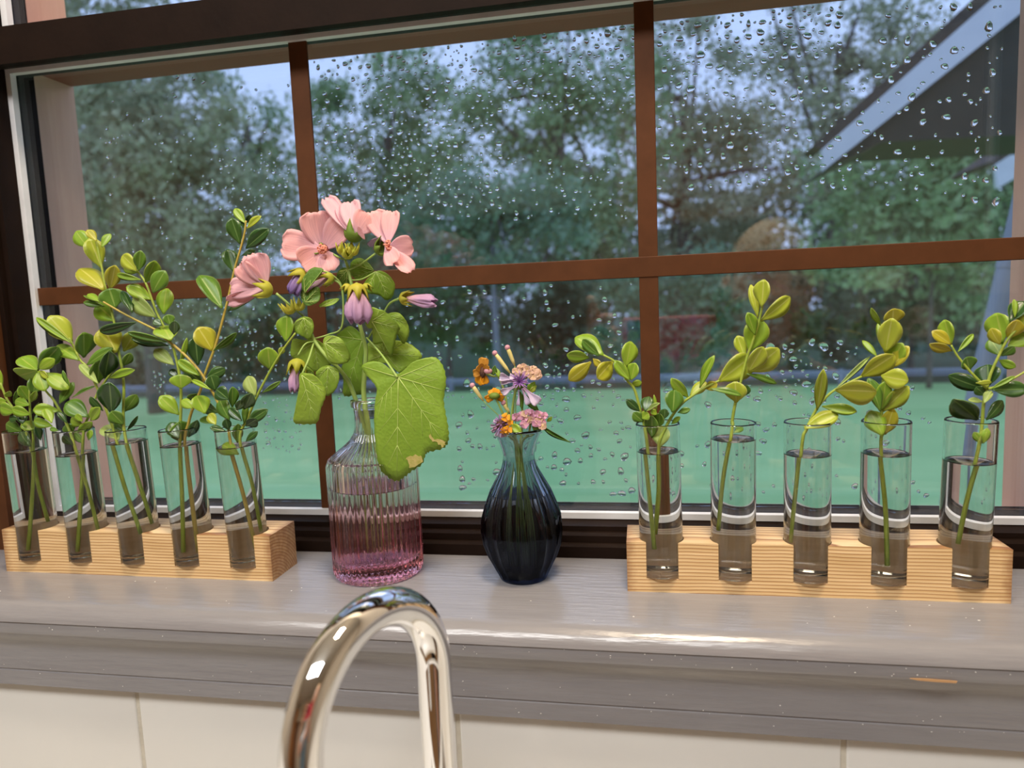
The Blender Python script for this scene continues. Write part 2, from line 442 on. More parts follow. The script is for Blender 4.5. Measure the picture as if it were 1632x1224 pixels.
tag(MB().box(XL, XR, YB - 0.1, YB, ZF, ZC).build('wall_rear', M['wallp']), 'beige kitchen wall behind the viewer', kind='structure')

# window opening
GX0, GX1 = -0.5697, 0.2903         # visible glass of the sash
GZ0, GZ1 = 0.0303, 0.4413
YG = 0.155
OX0, OX1 = -0.605, 0.325           # outside reveal
wf = tag(MB().box(XL, XR, 0.0168, 0.20, ZF, -0.03).build('wall_backsplash', M['grout']), 'backsplash wall of large cream tiles below the sill', kind='structure')
wl = MB()
wl.box(XL, -0.64, 0.10, 0.30, -0.03, ZC)
wl.box(0.36, XR, 0.10, 0.30, -0.03, ZC)
wl.box(-0.64, 0.36, 0.10, 0.30, 0.86, ZC)
wl.box(-0.64, 0.36, 0.125, 0.30, -0.2, -0.004)
tag(wl.build('wall_front', M['wallp']), 'beige kitchen wall around the window', kind='structure')
# glazed tiles below the sill, one object each
JX = [-0.9085, -0.6505, -0.3925, -0.1345, 0.1235, 0.3815, 0.6395]
for i in range(len(JX) - 1):
    for zt, zb in ((-0.0690, -0.3060),):
        x0, x1 = JX[i] + 0.0016, JX[i + 1] - 0.0016
        t = MB().box(x0, x1, 0.0155, 0.0245, zb, zt).build('tile', M['tile'], wf)
        bevel(t, 0.0016, 3); t.data.polygons.foreach_set('use_smooth', [True] * len(t.data.polygons))

# sill board with bull nose, cove and apron
prof = [(0.122, 0.0), (0.004, 0.0), (0.0, -0.0006), (-0.004, -0.0024), (-0.0075, -0.0056), (-0.0095, -0.0092), (-0.0102, -0.0120),
        (-0.0090, -0.0126), (-0.0092, -0.0195), (-0.0082, -0.0218), (-0.0040, -0.0226), (-0.0030, -0.0240), (-0.0010, -0.0262), (0.0030, -0.0310), (0.0055, -0.0370), (0.0062, -0.0445),
        (0.0062, -0.0586), (0.0072, -0.0592), (0.0072, -0.0600), (0.0064, -0.0606), (0.0064, -0.0722), (0.0240, -0.0722), (0.122, -0.0722)]
s = MB().prism_x(prof, -1.3, 1.0).build('trim_1', M['sill'])
autosmooth(s, 38); tag(s, 'grey gloss painted window sill with rounded nose and moulded apron', kind='structure')
# specks and chips on the paint: uncountable tiny flecks
M['fleck'] = paint('white_paint_fleck', (0.62, 0.60, 0.56), (0.75, 0.73, 0.70), 0.7, 60, 0.0)
M['barewood'] = paint('bare_wood_chip', (0.40, 0.22, 0.10), (0.50, 0.30, 0.14), 0.7, 60, 0.0)
fl = MB()
def fleck(c, u, w_, r):
    n_ = random.randint(4, 6); a0_ = random.random() * 6
    fl.prism([c + (u * math.cos(a0_ + 6.283 * k / n_) + w_ * math.sin(a0_ + 6.283 * k / n_) * .7) * r * random.uniform(.6, 1.2) for k in range(n_)], u.cross(w_) * .0002)
for k in range(150):
    px = random.uniform(0, 1632); x_ = None
    if k % 3 == 0:
        p0 = W(px, random.uniform(905, 1000), .06); d_ = (p0 - CAM); q = CAM + d_ * (-CAM.z / d_.z)
        if .002 < q.y < .05: fleck(q, Vector((1, 0, 0)), Vector((0, 1, 0)), random.uniform(.0003, .0009))
    elif k % 3 == 1:
        q = W(px, 1115 + (px - 816) * .0615 + random.uniform(-26, 20), .0060); fleck(q, Vector((1, 0, 0)), Vector((0, 0, 1)), random.uniform(.0002, .0006))
    else:
        q = W(px, 1038 + (px - 816) * .0525 + random.uniform(-8, 8), -.0092); fleck(q, Vector((1, 0, 0)), Vector((0, 0, 1)), random.uniform(.0002, .0006))
fk = fl.build('paint_flecks', M['fleck'], s); fk['kind'] = 'stuff'
pol = [W(x_, y_, -.0096) for x_, y_ in ((1450, 1081.5), (1475, 1082), (1526, 1086), (1524, 1089), (1490, 1087), (1462, 1084.5))]
MB().prism(pol, (0, .0006, 0)).build('chip', M['barewood'], s)

# ------------------------------------------------------------------ window
win = tag(empty('window_1', (-0.14, 0.14, 0.0)), 'dark brown framed kitchen window with bronze bars, wet outside', kind='structure')
DF = M['dark_frame']
X0, X1 = -0.64, 0.36
# bottom rail, stepped
prof = [(0.1205, -0.002), (0.1205, 0.0095), (0.1245, 0.0115), (0.1260, 0.0115), (0.1260, 0.0172), (0.1300, 0.0190), (0.1330, 0.0190),
        (0.1330, 0.0232), (0.1500, 0.0246), (0.2000, 0.0246), (0.2000, -0.002)]
MB().prism_x(prof, X0, X1).build('bottom_rail', DF, win)
# side jambs with stops
MB().box(X0, -0.5855, 0.105, 0.128, 0.0, 0.86).build('casing', M['muntin'], win)  # same dark brown paint as the frame, lit tone put into the colour
MB().box(X0, GX0 - 0.0052, 0.128, 0.158, 0.0, 0.86).box(X0, OX0 + .002, 0.158, 0.2105, 0.0, 0.86).build('jamb', DF, win)
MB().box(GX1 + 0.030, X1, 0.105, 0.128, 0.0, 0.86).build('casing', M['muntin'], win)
MB().box(-0.585, -0.580, 0.122, 0.1285, 0.0, 0.45).build('stop_bead', DF, win)
MB().box(GX1 + 0.0052, X1, 0.128, 0.158, 0.0, 0.86).box(OX1 - .002, X1, 0.158, 0.2105, 0.0, 0.86).build('jamb', DF, win)
# head rail between the sash and the transom, stepped
prof = [(0.210, 0.4605), (0.160, 0.4605), (0.160, 0.4464), (0.150, 0.4464), (0.140, 0.4440), (0.134, 0.4440), (0.134, 0.4400), (0.127, 0.4385), (0.119, 0.4385), (0.119, 0.4700), (0.210, 0.4700)]
MB().prism_x(prof, X0, X1).build('head_rail', DF, win)
MB().prism_x([(0.118, 0.83), (0.118, 0.87), (0.2, 0.87), (0.2, 0.83)], X0, X1).build('top_rail', DF, win)
# pale spacer strips around the glass
gk = 0.0052
MB().box(GX0 - gk, GX1 + gk, 0.1475, 0.154, GZ0 - gk, GZ0).build('spacer', M['gasket'], win)
MB().box(GX0 - gk, GX1 + gk, 0.1475, 0.154, GZ1, GZ1 + gk).build('spacer', M['gasket'], win)
MB().box(GX0 - gk, GX0, 0.1475, 0.154, GZ0, GZ1).build('spacer', M['gasket'], win)
MB().box(GX1, GX1 + gk, 0.1475, 0.154, GZ0, GZ1).build('spacer', M['gasket'], win)
MB().box(GX0 - gk + 0.003, GX0 + 0.004, 0.1475, 0.154, 0.470, 0.83).build('spacer', M['gasket'], win)
# glazing bars
for x0, x1 in ((-0.2938, -0.2770), (-0.0008, 0.0146)):
    bevel(MB().box(x0, x1, 0.1515, 0.1545, GZ0, GZ1 + 0.001).build('glazing_bar', M['muntin'], win), 0.0006)
bevel(MB().box(GX0 - 0.002, GX1 + 0.002, 0.1508, 0.1546, 0.2275, 0.2442).build('glazing_bar', M['muntin'], win), 0.0006)
# panes: inner and outer, sash and transom
MB().box(GX0 - 0.004, GX1 + 0.004, 0.155, 0.158, GZ0 - 0.004, GZ1 + 0.004).build('pane', M['pane'], win)
MB().box(OX0 + 0.001, OX1 - 0.001, 0.190, 0.193, 0.0247, 0.4600).build('pane', M['pane'], win)
MB().box(GX0 - 0.003, GX1 + 0.004, 0.1550, 0.1580, 0.470, 0.83).build('pane', M['pane'], win)
# outer frame seen through the glass
MB().box(OX0 - 0.035, OX0, 0.211, 0.265, -0.005, 0.9).build('outer_reveal', M['reveal'], win)
MB().box(OX1, OX1 + 0.035, 0.211, 0.265, -0.005, 0.9).build('outer_reveal', M['reveal'], win)
MB().box(OX0, OX1, 0.211, 0.262, 0.4655, 0.500).build('outer_head', M['head'], win)
MB().box(OX0 - 0.035, OX1 + 0.035, 0.205, 0.30, -0.04, -0.006).build('outer_sill', M['reveal'], win)

# rain drops on the outer face of the outer pane: uncountable
drops = MB(); DGRID = {}
yd = 0.1931
def drop(px, py, r, sx=1.0, sz=1.0):
    c = W(px, py, yd)
    if not (GX0 + .002 < c.x < GX1 - .002 and GZ0 + .002 < c.z < GZ1 - .002): return
    for ix in (-1, 0, 1):
        for iz in (-1, 0, 1):
            for (qx, qz, qr) in DGRID.get((int(c.x // .006) + ix, int(c.z // .006) + iz), ()):
                if math.hypot(qx - c.x, qz - c.z) < (qr + r) * 1.35: return
    DGRID.setdefault((int(c.x // .006), int(c.z // .006)), []).append((c.x, c.z, r))
    v = []; f = []; seg = 9; rings = 3
    ph0 = random.random() * 6
    for i in range(rings):
        th = (math.pi / 2) * (1 - i / rings)
        for k in range(seg):
            ph = 2 * math.pi * k / seg
            wob = 1 + 0.16 * math.sin(2 * ph + ph0) + 0.10 * math.sin(3 * ph + 2 * ph0)
            v.append((c.x + r * sx * wob * math.sin(th) * math.cos(ph), yd + 0.42 * r * math.cos(th), c.z + r * sz * wob * math.sin(th) * math.sin(ph)))
    v.append((c.x, yd + 0.42 * r, c.z))
    for i in range(rings - 1):
        for k in range(seg):
            k2 = (k + 1) % seg
            f.append((i * seg + k, i * seg + k2, (i + 1) * seg + k2, (i + 1) * seg + k))
    for k in range(seg): f.append(((rings - 1) * seg + k, (rings - 1) * seg + (k + 1) % seg, rings * seg))
    f.append(tuple(range(seg))[::-1])
    drops.add(v, f)
for x0, x1, y0, y1, n, r0, r1 in ((500, 1010, 70, 180, 330, .5, 1.9), (500, 800, 180, 330, 270, .5, 2.0), (800, 1010, 20, 90, 120, .6, 2.0), (620, 1000, 240, 350, 70, .5, 1.6),
                                  (1050, 1230, 20, 120, 120, .7, 2.4), (1230, 1340, 10, 90, 110, .7, 2.4), (1050, 1400, 100, 300, 110, .6, 2.2), (1400, 1600, 0, 330, 60, .7, 2.4),
                                  (350, 462, 250, 420, 90, .5, 1.7), (160, 462, 120, 430, 60, .5, 1.4), (240, 480, 470, 640, 120, .5, 1.5), (420, 480, 640, 720, 30, .5, 1.6),
                                  (540, 1010, 450, 640, 90, .6, 1.9), (730, 1010, 600, 790, 90, .9, 2.6), (1060, 1500, 600, 800, 40, 1.0, 2.6), (1190, 1370, 540, 640, 60, .8, 2.8)):
    for i in range(int(n * 2.4)):
        r = (r0 + (r1 - r0) * random.random() ** 1.5) * 0.0014
        drop(random.uniform(x0, x1), random.uniform(y0, y1), r, random.uniform(.8, 1.25), random.uniform(.75, 1.2))
for k in range(14):
    drop(1093 + random.uniform(-6, 6), 88 + k * 6, 0.0016, .9, 1.2)
d = drops.build('rain_drops', M['water'], win, smooth=True)
tag(d, 'rain drops on the outside of the glass', kind='stuff')

# ------------------------------------------------------------------ garden
GZ = -1.28
M['lawn'] = paint('wet_lawn', (0.29, 0.55, 0.21), (0.44, 0.72, 0.30), 0.8, 0.7, 0.5, bscale=30, stretch=(.6, 1.6, 1))  # stretched noise puts darker shadow bands into the grass colour
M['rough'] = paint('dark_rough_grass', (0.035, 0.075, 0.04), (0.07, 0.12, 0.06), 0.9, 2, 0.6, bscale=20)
M['rail'] = paint('pale_blue_rail', (0.28, 0.31, 0.42), (0.34, 0.37, 0.48), 0.6, 10, 0.05)
M['bark'] = paint('grey_bark', (0.10, 0.085, 0.075), (0.17, 0.15, 0.13), 0.9, 12, 0.5, stretch=(3, 3, .5))
M['palebark'] = paint('pale_violet_bark', (0.20, 0.20, 0.25), (0.27, 0.27, 0.33), 0.9, 12, 0.4, stretch=(3, 3, .5))
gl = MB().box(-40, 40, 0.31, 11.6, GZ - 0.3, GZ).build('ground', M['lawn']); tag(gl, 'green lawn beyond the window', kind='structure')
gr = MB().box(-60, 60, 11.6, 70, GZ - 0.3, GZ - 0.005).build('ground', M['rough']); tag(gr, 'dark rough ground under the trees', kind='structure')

fr = tag(empty('rail_fence', W(600, 625, 11.8) * 1.0), 'low pale blue pipe rail fence crossing behind the lawn', 'fence')
zr = W(1000, 601, 11.8).z
MB().tube([(-14, 11.8, zr), (14, 11.8, zr)], 0.035, 8).build('rail', M['rail'], fr)
MB().tube([(-14, 11.8, GZ + .12), (14, 11.8, GZ + .12)], 0.02, 8).build('rail', M['rail'], fr)
for i in range(12):
    x = -12.2 + i * 2.2
    MB().tube([(x, 11.8, GZ), (x, 11.8, zr + .06)], 0.045, 8).build('post', M['rail'], fr)

FOL = {}
def folmat(name, a, b, tr=0.3):
    m, nt, out = newmat(name); L = nt.links
    tc = N(nt, 'ShaderNodeTexCoord')
    no = N(nt, 'ShaderNodeTexNoise', in_Scale=1.6, in_Detail=5.0); L.new(tc.outputs['Object'], no.inputs['Vector'])
    rp = ramp(nt, [(0.35, a), (0.65, b)]); L.new(no.outputs[0], rp.inputs[0])
    d = N(nt, 'ShaderNodeBsdfDiffuse'); L.new(rp.outputs[0], d.inputs[0])
    t = N(nt, 'ShaderNodeBsdfTranslucent'); L.new(rp.outputs[0], t.inputs[0])
    ms = N(nt, 'ShaderNodeMixShader', in_0=tr); L.new(d.outputs[0], ms.inputs[1]); L.new(t.outputs[0], ms.inputs[2])
    L.new(ms.outputs[0], out.inputs[0]); return m
FOL['grey'] = folmat('grey_green_foliage', (0.34, 0.38, 0.25), (0.52, 0.55, 0.36))
FOL['green'] = folmat('green_foliage', (0.26, 0.38, 0.20), (0.42, 0.56, 0.30))
FOL['blue'] = folmat('blue_green_foliage', (0.20, 0.32, 0.22), (0.32, 0.46, 0.32))
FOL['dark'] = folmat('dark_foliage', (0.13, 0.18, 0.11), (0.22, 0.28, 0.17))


def foliage(name, mat, parent, cen, rad, ncl, nleaf, size, crad):
    """leaf blades gathered in clumps inside an ellipsoid"""
    cen = np.array(cen); rad = np.array(rad)
    q = RNG.normal(size=(ncl, 3)); q /= np.linalg.norm(q, axis=1)[:, None]
    rr = RNG.random(ncl)[:, None] ** 0.45
    C = cen + q * rr * rad
    per = nleaf // ncl
    cr = RNG.uniform(.6, 1.3, ncl) * crad
    P = (C[:, None, :] + RNG.normal(size=(ncl, per, 3)) * cr[:, None, None] * np.array([.55, .40, .38])).reshape(-1, 3)
    n = len(P)
    u = RNG.normal(size=(n, 3)); u[:, 2] -= .3; u /= np.linalg.norm(u, axis=1)[:, None]
    w = RNG.normal(size=(n, 3)); v = np.cross(u, w); v /= np.linalg.norm(v, axis=1)[:, None]
    s = RNG.uniform(.6, 1.25, n)[:, None] * size
    V = np.stack([P - u * s * .5, P + v * s * .27, P + u * s * .5, P - v * s * .27], 1).reshape(-1, 3)
    off = np.array(ORG[parent.name]); V = V - off
    me = bpy.data.meshes.new(name)
    me.vertices.add(4 * n); me.vertices.foreach_set('co', V.astype(np.float32).ravel())
    me.loops.add(4 * n); me.loops.foreach_set('vertex_index', np.arange(4 * n, dtype=np.int32))
    me.polygons.add(n); me.polygons.foreach_set('loop_start', np.arange(0, 4 * n, 4, dtype=np.int32))
    me.polygons.foreach_set('loop_total', np.full(n, 4, dtype=np.int32))
    me.update(calc_edges=True); me.validate()
    me.materials.append(mat)
    o = bpy.data.objects.new(name, me); link(o, parent); o['kind'] = 'stuff'
    return C


def tree(px, y, zc, rx, rz, fol, nleaf, label, ncl=None, size=.13, crad=.42, trunk=.13, lean=0., bark='bark', cat='tree', group=None, name='tree', ys=None, ry=None):
    if ys:                                   # move to another depth layer, keeping its apparent size
        k = (ys + .44) / (y + .44)
        zc = CAM.z + (zc - CAM.z) * k; rx *= k; rz *= k; size *= k; crad *= k; trunk *= k; y = ys
    base = W(px, 640, y); base.z = GZ
    t = tag(empty(name, base), label, cat, group)
    top = Vector((base.x + lean, y, zc + rz * .35))
    pts = curve_pts([base, Vector((base.x + lean * .2, y, base.z + (top.z - base.z) * .45)), top], 5)
    MB().tube(pts, [trunk * (1 - .75 * i / (len(pts) - 1)) for i in range(len(pts))], 8).build('trunk', M[bark], t, smooth=True)
    C = foliage('foliage', FOL[fol], t, (base.x + lean, y, zc), (rx, ry if ry is not None else rx * .3, rz), ncl or max(10, nleaf // 190), nleaf, size, crad)
    for k in range(min(9, len(C))):
        c = Vector(C[k * len(C) // 9]); a = pts[random.randint(len(pts) // 2, len(pts) - 1)]
        mid = (a + c) / 2 + Vector((0, 0, .15))
        MB().tube(curve_pts([a, mid, c], 3), [trunk * .35 * (1 - .8 * i / 6) for i in range(7)], 5).build('branch', M[bark], t, smooth=True)
    return t


tree(250, 10.5, 2.2, 2.5, 2.6, 'grey', 26000, 'broad grey-green tree filling the left pane', trunk=.16, ys=9.6)
tree(60, 12.5, 3.9, 2.7, 4.2, 'grey', 19000, 'grey-green tree at the left edge behind the brown post', trunk=.16, ys=21.0)
tree(190, 12.5, 5.4, 2.7, 2.4, 'grey', 17000, 'tall tree crown seen through the top left transom', trunk=.16, ys=15.9)
tree(430, 14.0, 3.4, 2.2, 2.6, 'green', 6500, 'loose-crowned tree with sky gaps behind the left glazing bar', crad=.5, trunk=.16, ys=18.2)
tree(640, 13.0, 2.7, 2.3, 2.4, 'green', 14000, 'green tree behind the pink flowers in the middle pane', crad=.45, trunk=.17, ys=21.0)
tree(900, 12.5, 2.9, 2.2, 2.8, 'green', 17000, 'tall green tree in the right half of the middle pane', crad=.45, trunk=.18, ys=16.7)
tree(1095, 13.5, 2.9, 2.6, 2.9, 'grey', 12000, 'dark-trunked tree with sky gaps in the right pane', crad=.5, trunk=.22, ys=21.3)
tree(1330, 14.5, 3.8, 3.0, 3.0, 'grey', 10000, 'grey-green tree behind the white gable board', crad=.5, trunk=.2, ys=26)
tree(1480, 8.5, 1.0, 1.5, 1.1, 'green', 9500, 'bright leafy tree under the house gable', crad=.35, size=.12, trunk=.035, ys=11.0)
tree(795, 11.0, 1.5, 1.7, .95, 'blue', 6000, 'slender pale-trunked tree above the small blue vase', crad=.4, trunk=.075, bark='palebark', ys=10.4)
for px, lab in ((-150, 'far dark tree beyond the left edge of the glass'), (230, 'far dark tree behind the left pane hedge'), (560, 'far dark tree behind the mallow'), (880, 'far dark tree right of the pale trunk'), (1180, 'far dark tree behind the second right tube'), (1480, 'far dark tree under the gable'), (1780, 'far dark tree beyond the right edge of the glass')):
    far_i = globals().get('far_i', 0) + 1
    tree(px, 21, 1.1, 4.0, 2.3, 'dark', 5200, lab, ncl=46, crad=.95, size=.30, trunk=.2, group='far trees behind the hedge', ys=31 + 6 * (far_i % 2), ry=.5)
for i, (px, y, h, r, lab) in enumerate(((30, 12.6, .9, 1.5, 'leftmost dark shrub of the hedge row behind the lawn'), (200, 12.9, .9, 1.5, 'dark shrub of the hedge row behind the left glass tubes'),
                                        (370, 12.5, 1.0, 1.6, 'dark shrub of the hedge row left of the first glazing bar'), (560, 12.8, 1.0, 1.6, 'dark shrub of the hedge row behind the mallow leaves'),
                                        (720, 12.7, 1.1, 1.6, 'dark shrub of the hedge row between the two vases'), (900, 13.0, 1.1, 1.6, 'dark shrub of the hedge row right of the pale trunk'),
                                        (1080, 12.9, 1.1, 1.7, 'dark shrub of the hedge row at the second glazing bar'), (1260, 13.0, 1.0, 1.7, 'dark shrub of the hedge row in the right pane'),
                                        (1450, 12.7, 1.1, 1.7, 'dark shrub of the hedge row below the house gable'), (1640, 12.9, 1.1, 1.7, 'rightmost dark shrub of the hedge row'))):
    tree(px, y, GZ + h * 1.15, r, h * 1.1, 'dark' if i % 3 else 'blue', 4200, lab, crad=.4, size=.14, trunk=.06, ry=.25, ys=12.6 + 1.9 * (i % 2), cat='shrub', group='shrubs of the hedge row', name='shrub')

# neighbouring gable of the house on the right
M['white'] = paint('white_fascia', (0.60, 0.60, 0.66), (0.68, 0.68, 0.74), 0.6, 6, 0.05)
M['shingle'] = paint('brown_shingle', (0.055, 0.043, 0.036), (0.10, 0.08, 0.065), 0.9, 30, 0.5)
M['siding'] = paint('olive_soffit', (0.040, 0.038, 0.028), (0.058, 0.054, 0.04), 0.8, 10, 0.05)
yh = 3.2
hb = tag(empty('house_gable', W(1500, 240, yh)), 'white rake board and dark gable of the house at upper right', 'house gable')
A, B, C_, D_ = W(1310, 238, yh), W(1312, 272, yh), W(1760, -85, yh), W(1760, -160, yh)
MB().prism([A, B, C_, D_], (0, .04, 0)).build('rake_board', M['white'], hb)
A2, D2 = W(1296, 232, yh), W(1760, -193, yh)
MB().prism([A2, A, D_, D2], (0, .22, 0)).build('roof_deck', M['shingle'], hb)
E1, E2, E3 = W(1330, 262, yh), W(1412, 223, yh), W(1800, 203, yh)
MB().prism([B + Vector((0, .045, 0)), E1 + Vector((0, .045, 0)), E2 + Vector((0, .045, 0)), E3 + Vector((0, .045, 0)), C_ + Vector((0, .045, 0))], (0, .5, 0)).build('gable_panel', M['siding'], hb)
# lower eave end
he = tag(empty('eave_end', W(1610, 270, 6.4)), 'small white eave end with brown edge beside the right window post', 'eave')
MB().prism([W(1586, 262, 6.4), W(1590, 300, 6.4), W(1720, 225, 6.4), W(1720, 178, 6.4)], (0, .05, 0)).build('fascia', M['white'], he)
MB().prism([W(1578, 258, 6.4), W(1586, 263, 6.4), W(1720, 178, 6.4), W(1720, 165, 6.4)], (0, .8, 0)).build('roof_edge', M['shingle'], he)
# slanting downpipe
M['pipe'] = paint('pale_blue_pipe', (0.26, 0.29, 0.38), (0.31, 0.34, 0.44), 0.5, 10, 0.02)
dp = tag(empty('downpipe', W(1512, 840, 1.3)), 'slanting pale blue downpipe outside behind the right glass tube', 'pipe')
MB().tube([W(1700, 60, 1.3), W(1636, 330, 1.3), W(1574, 590, 1.3), W(1512, 850, 1.3), W(1440, 1150, 1.3)], 0.030, 14).build('pipe', M['pipe'], dp, smooth=True)
for py_, px_ in ((420, 1615), (800, 1524)):
    c = W(px_, py_, 1.3)
    dirv = (W(1574, 590, 1.3) - W(1636, 330, 1.3)).normalized()
    MB().tube([c - dirv * .012, c + dirv * .012], 0.0325, 14).build('collar', M['pipe'], dp, smooth=False)

# ------------------------------------------------------------------ lathe glassware
def lathe(profile, seg, ribs=0, amp=0.0, twist=0.0, sharp=False):
    """closed (r,z) profile revolved; ribs modulate rows whose flag is set"""
    prof2 = []                                  # support rows next to every sharp bend keep shading normals straight
    def turn(k):
        if k <= 0 or k >= len(profile) - 1: return 9
        a = math.atan2(profile[k][1] - profile[k - 1][1], profile[k][0] - profile[k - 1][0])
        b = math.atan2(profile[k + 1][1] - profile[k][1], profile[k + 1][0] - profile[k][0])
        return abs((b - a + math.pi) % (2 * math.pi) - math.pi)
    for k in range(len(profile) - 1):
        p, q = profile[k], profile[k + 1]
        prof2.append(p)
        ln = math.hypot(q[0] - p[0], q[1] - p[1])
        for end in (0, 1):
            if ln > .003 and turn(k + end) > .2 and (p[0] > 1e-6 and q[0] > 1e-6):
                t = .0004 / ln if end == 0 else 1 - .0004 / ln
                fa_, fb_ = (p[2] if len(p) > 2 else 0), (q[2] if len(q) > 2 else 0)
                prof2.append((p[0] + (q[0] - p[0]) * t, p[1] + (q[1] - p[1]) * t, fa_ + (fb_ - fa_) * t))
    prof2.append(profile[-1]); profile = prof2
    v = []; f = []; n = len(profile); idx = []
    for i, p in enumerate(profile):
        r, z = p[0], p[1]; fl = p[2] if len(p) > 2 else 0
        if r < 1e-6:
            idx.append([len(v)] * seg); v.append((0, 0, z)); continue
        row = []
        for k in range(seg):
            a = 2 * math.pi * k / seg
            rr = r
            if fl: rr = r + fl * amp * (math.cos(ribs * a + twist * z) if not sharp else 1 - 2 * abs(math.sin((ribs * a + twist * z) / 2)) ** .7)
            row.append(len(v)); v.append((rr * math.cos(a), rr * math.sin(a), z))
        idx.append(row)
    for i in range(n - 1):
        a, b = idx[i], idx[i + 1]
        for k in range(seg):
            k2 = (k + 1) % seg
            q = [a[k], a[k2], b[k2], b[k]]
            q2 = []
            for t in q:
                if t not in q2: q2.append(t)
            if len(q2) >= 3: f.append(tuple(q2))
    return v, f


TUBE_R, TUBE_H = 0.0155, 0.1115
tube_prof = [(0, 0), (.0135, 0), (.0150, .0006), (.0155, .002), (.0155, .055), (.0155, .1105), (.0151, .1114), (.01465, .1114), (.01425, .1105), (.01425, .055), (.01425, .0085), (.0130, .0066), (.009, .0058), (0, .0056)]
tv, tf = lathe(tube_prof, 48)
def glassware(name, v, f, mat, loc, rot=None):
    me = bpy.data.meshes.new(name); me.from_pydata(v, [], f)
    bm = bmesh.new(); bm.from_mesh(me); bmesh.ops.recalc_face_normals(bm, faces=bm.faces); bm.to_mesh(me); bm.free()
    me.polygons.foreach_set('use_smooth', [True] * len(me.polygons)); me.materials.append(mat)
    o = bpy.data.objects.new(name, me); link(o, None, loc)
    if rot: o.rotation_euler = rot
    return o
def child_mesh(name, v, f, mat, parent):
    me = bpy.data.meshes.new(name); me.from_pydata(v, [], f)
    bm = bmesh.new(); bm.from_mesh(me); bmesh.ops.recalc_face_normals(bm, faces=bm.faces); bm.to_mesh(me); bm.free()
    me.polygons.foreach_set('use_smooth', [True] * len(me.polygons)); me.materials.append(mat)
    o = bpy.data.objects.new(name, me); COL.objects.link(o); o.parent = parent
    return o

BL, BH, BD, SLOTZ = 0.25, 0.0369, 0.0396, 0.0098
HOLE_R, HOLE_Y = 0.0159, 0.0113     # hole radius, axis behind the front face
def rack(loc, ang, label):
    hx = [-0.1 + 0.05 * i for i in range(5)]
    outl = []                                           # top view outline, front side with open bites
    hw = math.sqrt(HOLE_R ** 2 - HOLE_Y ** 2)
    a0 = math.atan2(-HOLE_Y, -hw); 
    outl.append((-BL / 2, 0))
    for x in hx:
        s_ = math.atan2(-HOLE_Y, -hw); e_ = math.atan2(-HOLE_Y, hw)
        # go from the left lip round the back to the right lip (clockwise through +y)
        s2 = s_ + 2 * math.pi
        for k in range(25):
            a = s2 + (e_ - s2) * k / 24
            outl.append((x + HOLE_R * math.cos(a), HOLE_Y + HOLE_R * math.sin(a)))
    outl += [(BL / 2, 0), (BL / 2, BD), (-BL / 2, BD)]
    mb = MB()
    mb.prism([(x, y, SLOTZ) for x, y in outl], (0, 0, BH - SLOTZ))
    mb.prism([(-BL / 2, 0, 0), (BL / 2, 0, 0), (BL / 2, BD, 0), (-BL / 2, BD, 0)], (0, 0, SLOTZ))
    me = bpy.data.meshes.new('tube_rack'); me.from_pydata(mb.v, [], mb.f)
    bm = bmesh.new(); bm.from_mesh(me); bmesh.ops.recalc_face_normals(bm, faces=bm.faces); bm.to_mesh(me); bm.free()
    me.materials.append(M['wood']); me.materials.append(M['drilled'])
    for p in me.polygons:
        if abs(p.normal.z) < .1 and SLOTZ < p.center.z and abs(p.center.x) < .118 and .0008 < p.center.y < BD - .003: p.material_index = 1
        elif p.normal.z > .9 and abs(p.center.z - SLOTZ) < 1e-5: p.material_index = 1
    o = bpy.data.objects.new('tube_rack', me); link(o, None, loc); o.rotation_euler.z = ang
    tag(o, label, 'rack', 'wooden tube racks')
    return [(Matrix.Translation(loc) @ Matrix.Rotation(ang, 4, 'Z')) @ Vector((x, HOLE_Y, SLOTZ)) for x in hx]

ca, sa = math.cos(-0.012), math.sin(-0.012)
HL = rack(Vector((-0.5405 + ca * .125, 0.0556 + sa * .125, 0)), -0.012, 'scorched pine block holding five glass tubes on the left of the sill')
HR = rack(Vector((-0.0135 + .125, 0.0562, 0)), 0.0, 'scorched pine block holding five glass tubes on the right of the sill')
leanL = [-0.028, -0.030, -0.032, -0.040, -0.042]
leanR = [-0.012, 0.006, 0.0, 0.003, 0.022]
watL = [0.0925, 0.0900, 0.1000, 0.0975, 0.0965]
watR = [0.0905, 0.0990, 0.0880, 0.0885, 0.0830]
TL = ['glass tube at the far left end of the left wooden block', 'second glass tube from the left in the left wooden block', 'middle glass tube of the left wooden block',
      'fourth glass tube from the left in the left wooden block', 'glass tube nearest the pink vase in the left wooden block']
TR = ['glass tube nearest the blue vase in the right wooden block', 'second glass tube in the right block, filled highest, single stem', 'middle glass tube of the right wooden block',
      'fourth glass tube from the left in the right wooden block', 'glass tube at the far right end of the right wooden block']
BASES = {}
for side, H_, le, wa, lb in (('L', HL, leanL, watL, TL), ('R', HR, leanR, watR, TR)):
    for i, p in enumerate(H_):
        p = p + Vector((0, 0, 0.0004))
        o = glassware('glass_tube', tv, tf, M['glass'], p, (0, le[i], 0))
        tag(o, lb[i], 'glass tube', 'glass tubes in the racks')
        h = wa[i]
        wp = [(0, .0054), (.009, .0056), (.0132, .0065), (.01445, .0084), (.01445, h + .0010), (.0139, h + .0004), (.0125, h), (0, h)]
        v_, f_ = lathe(wp, 48)
        child_mesh('water', v_, f_, M['water'], o)
        BASES[side + str(i + 1)] = (p, le[i])

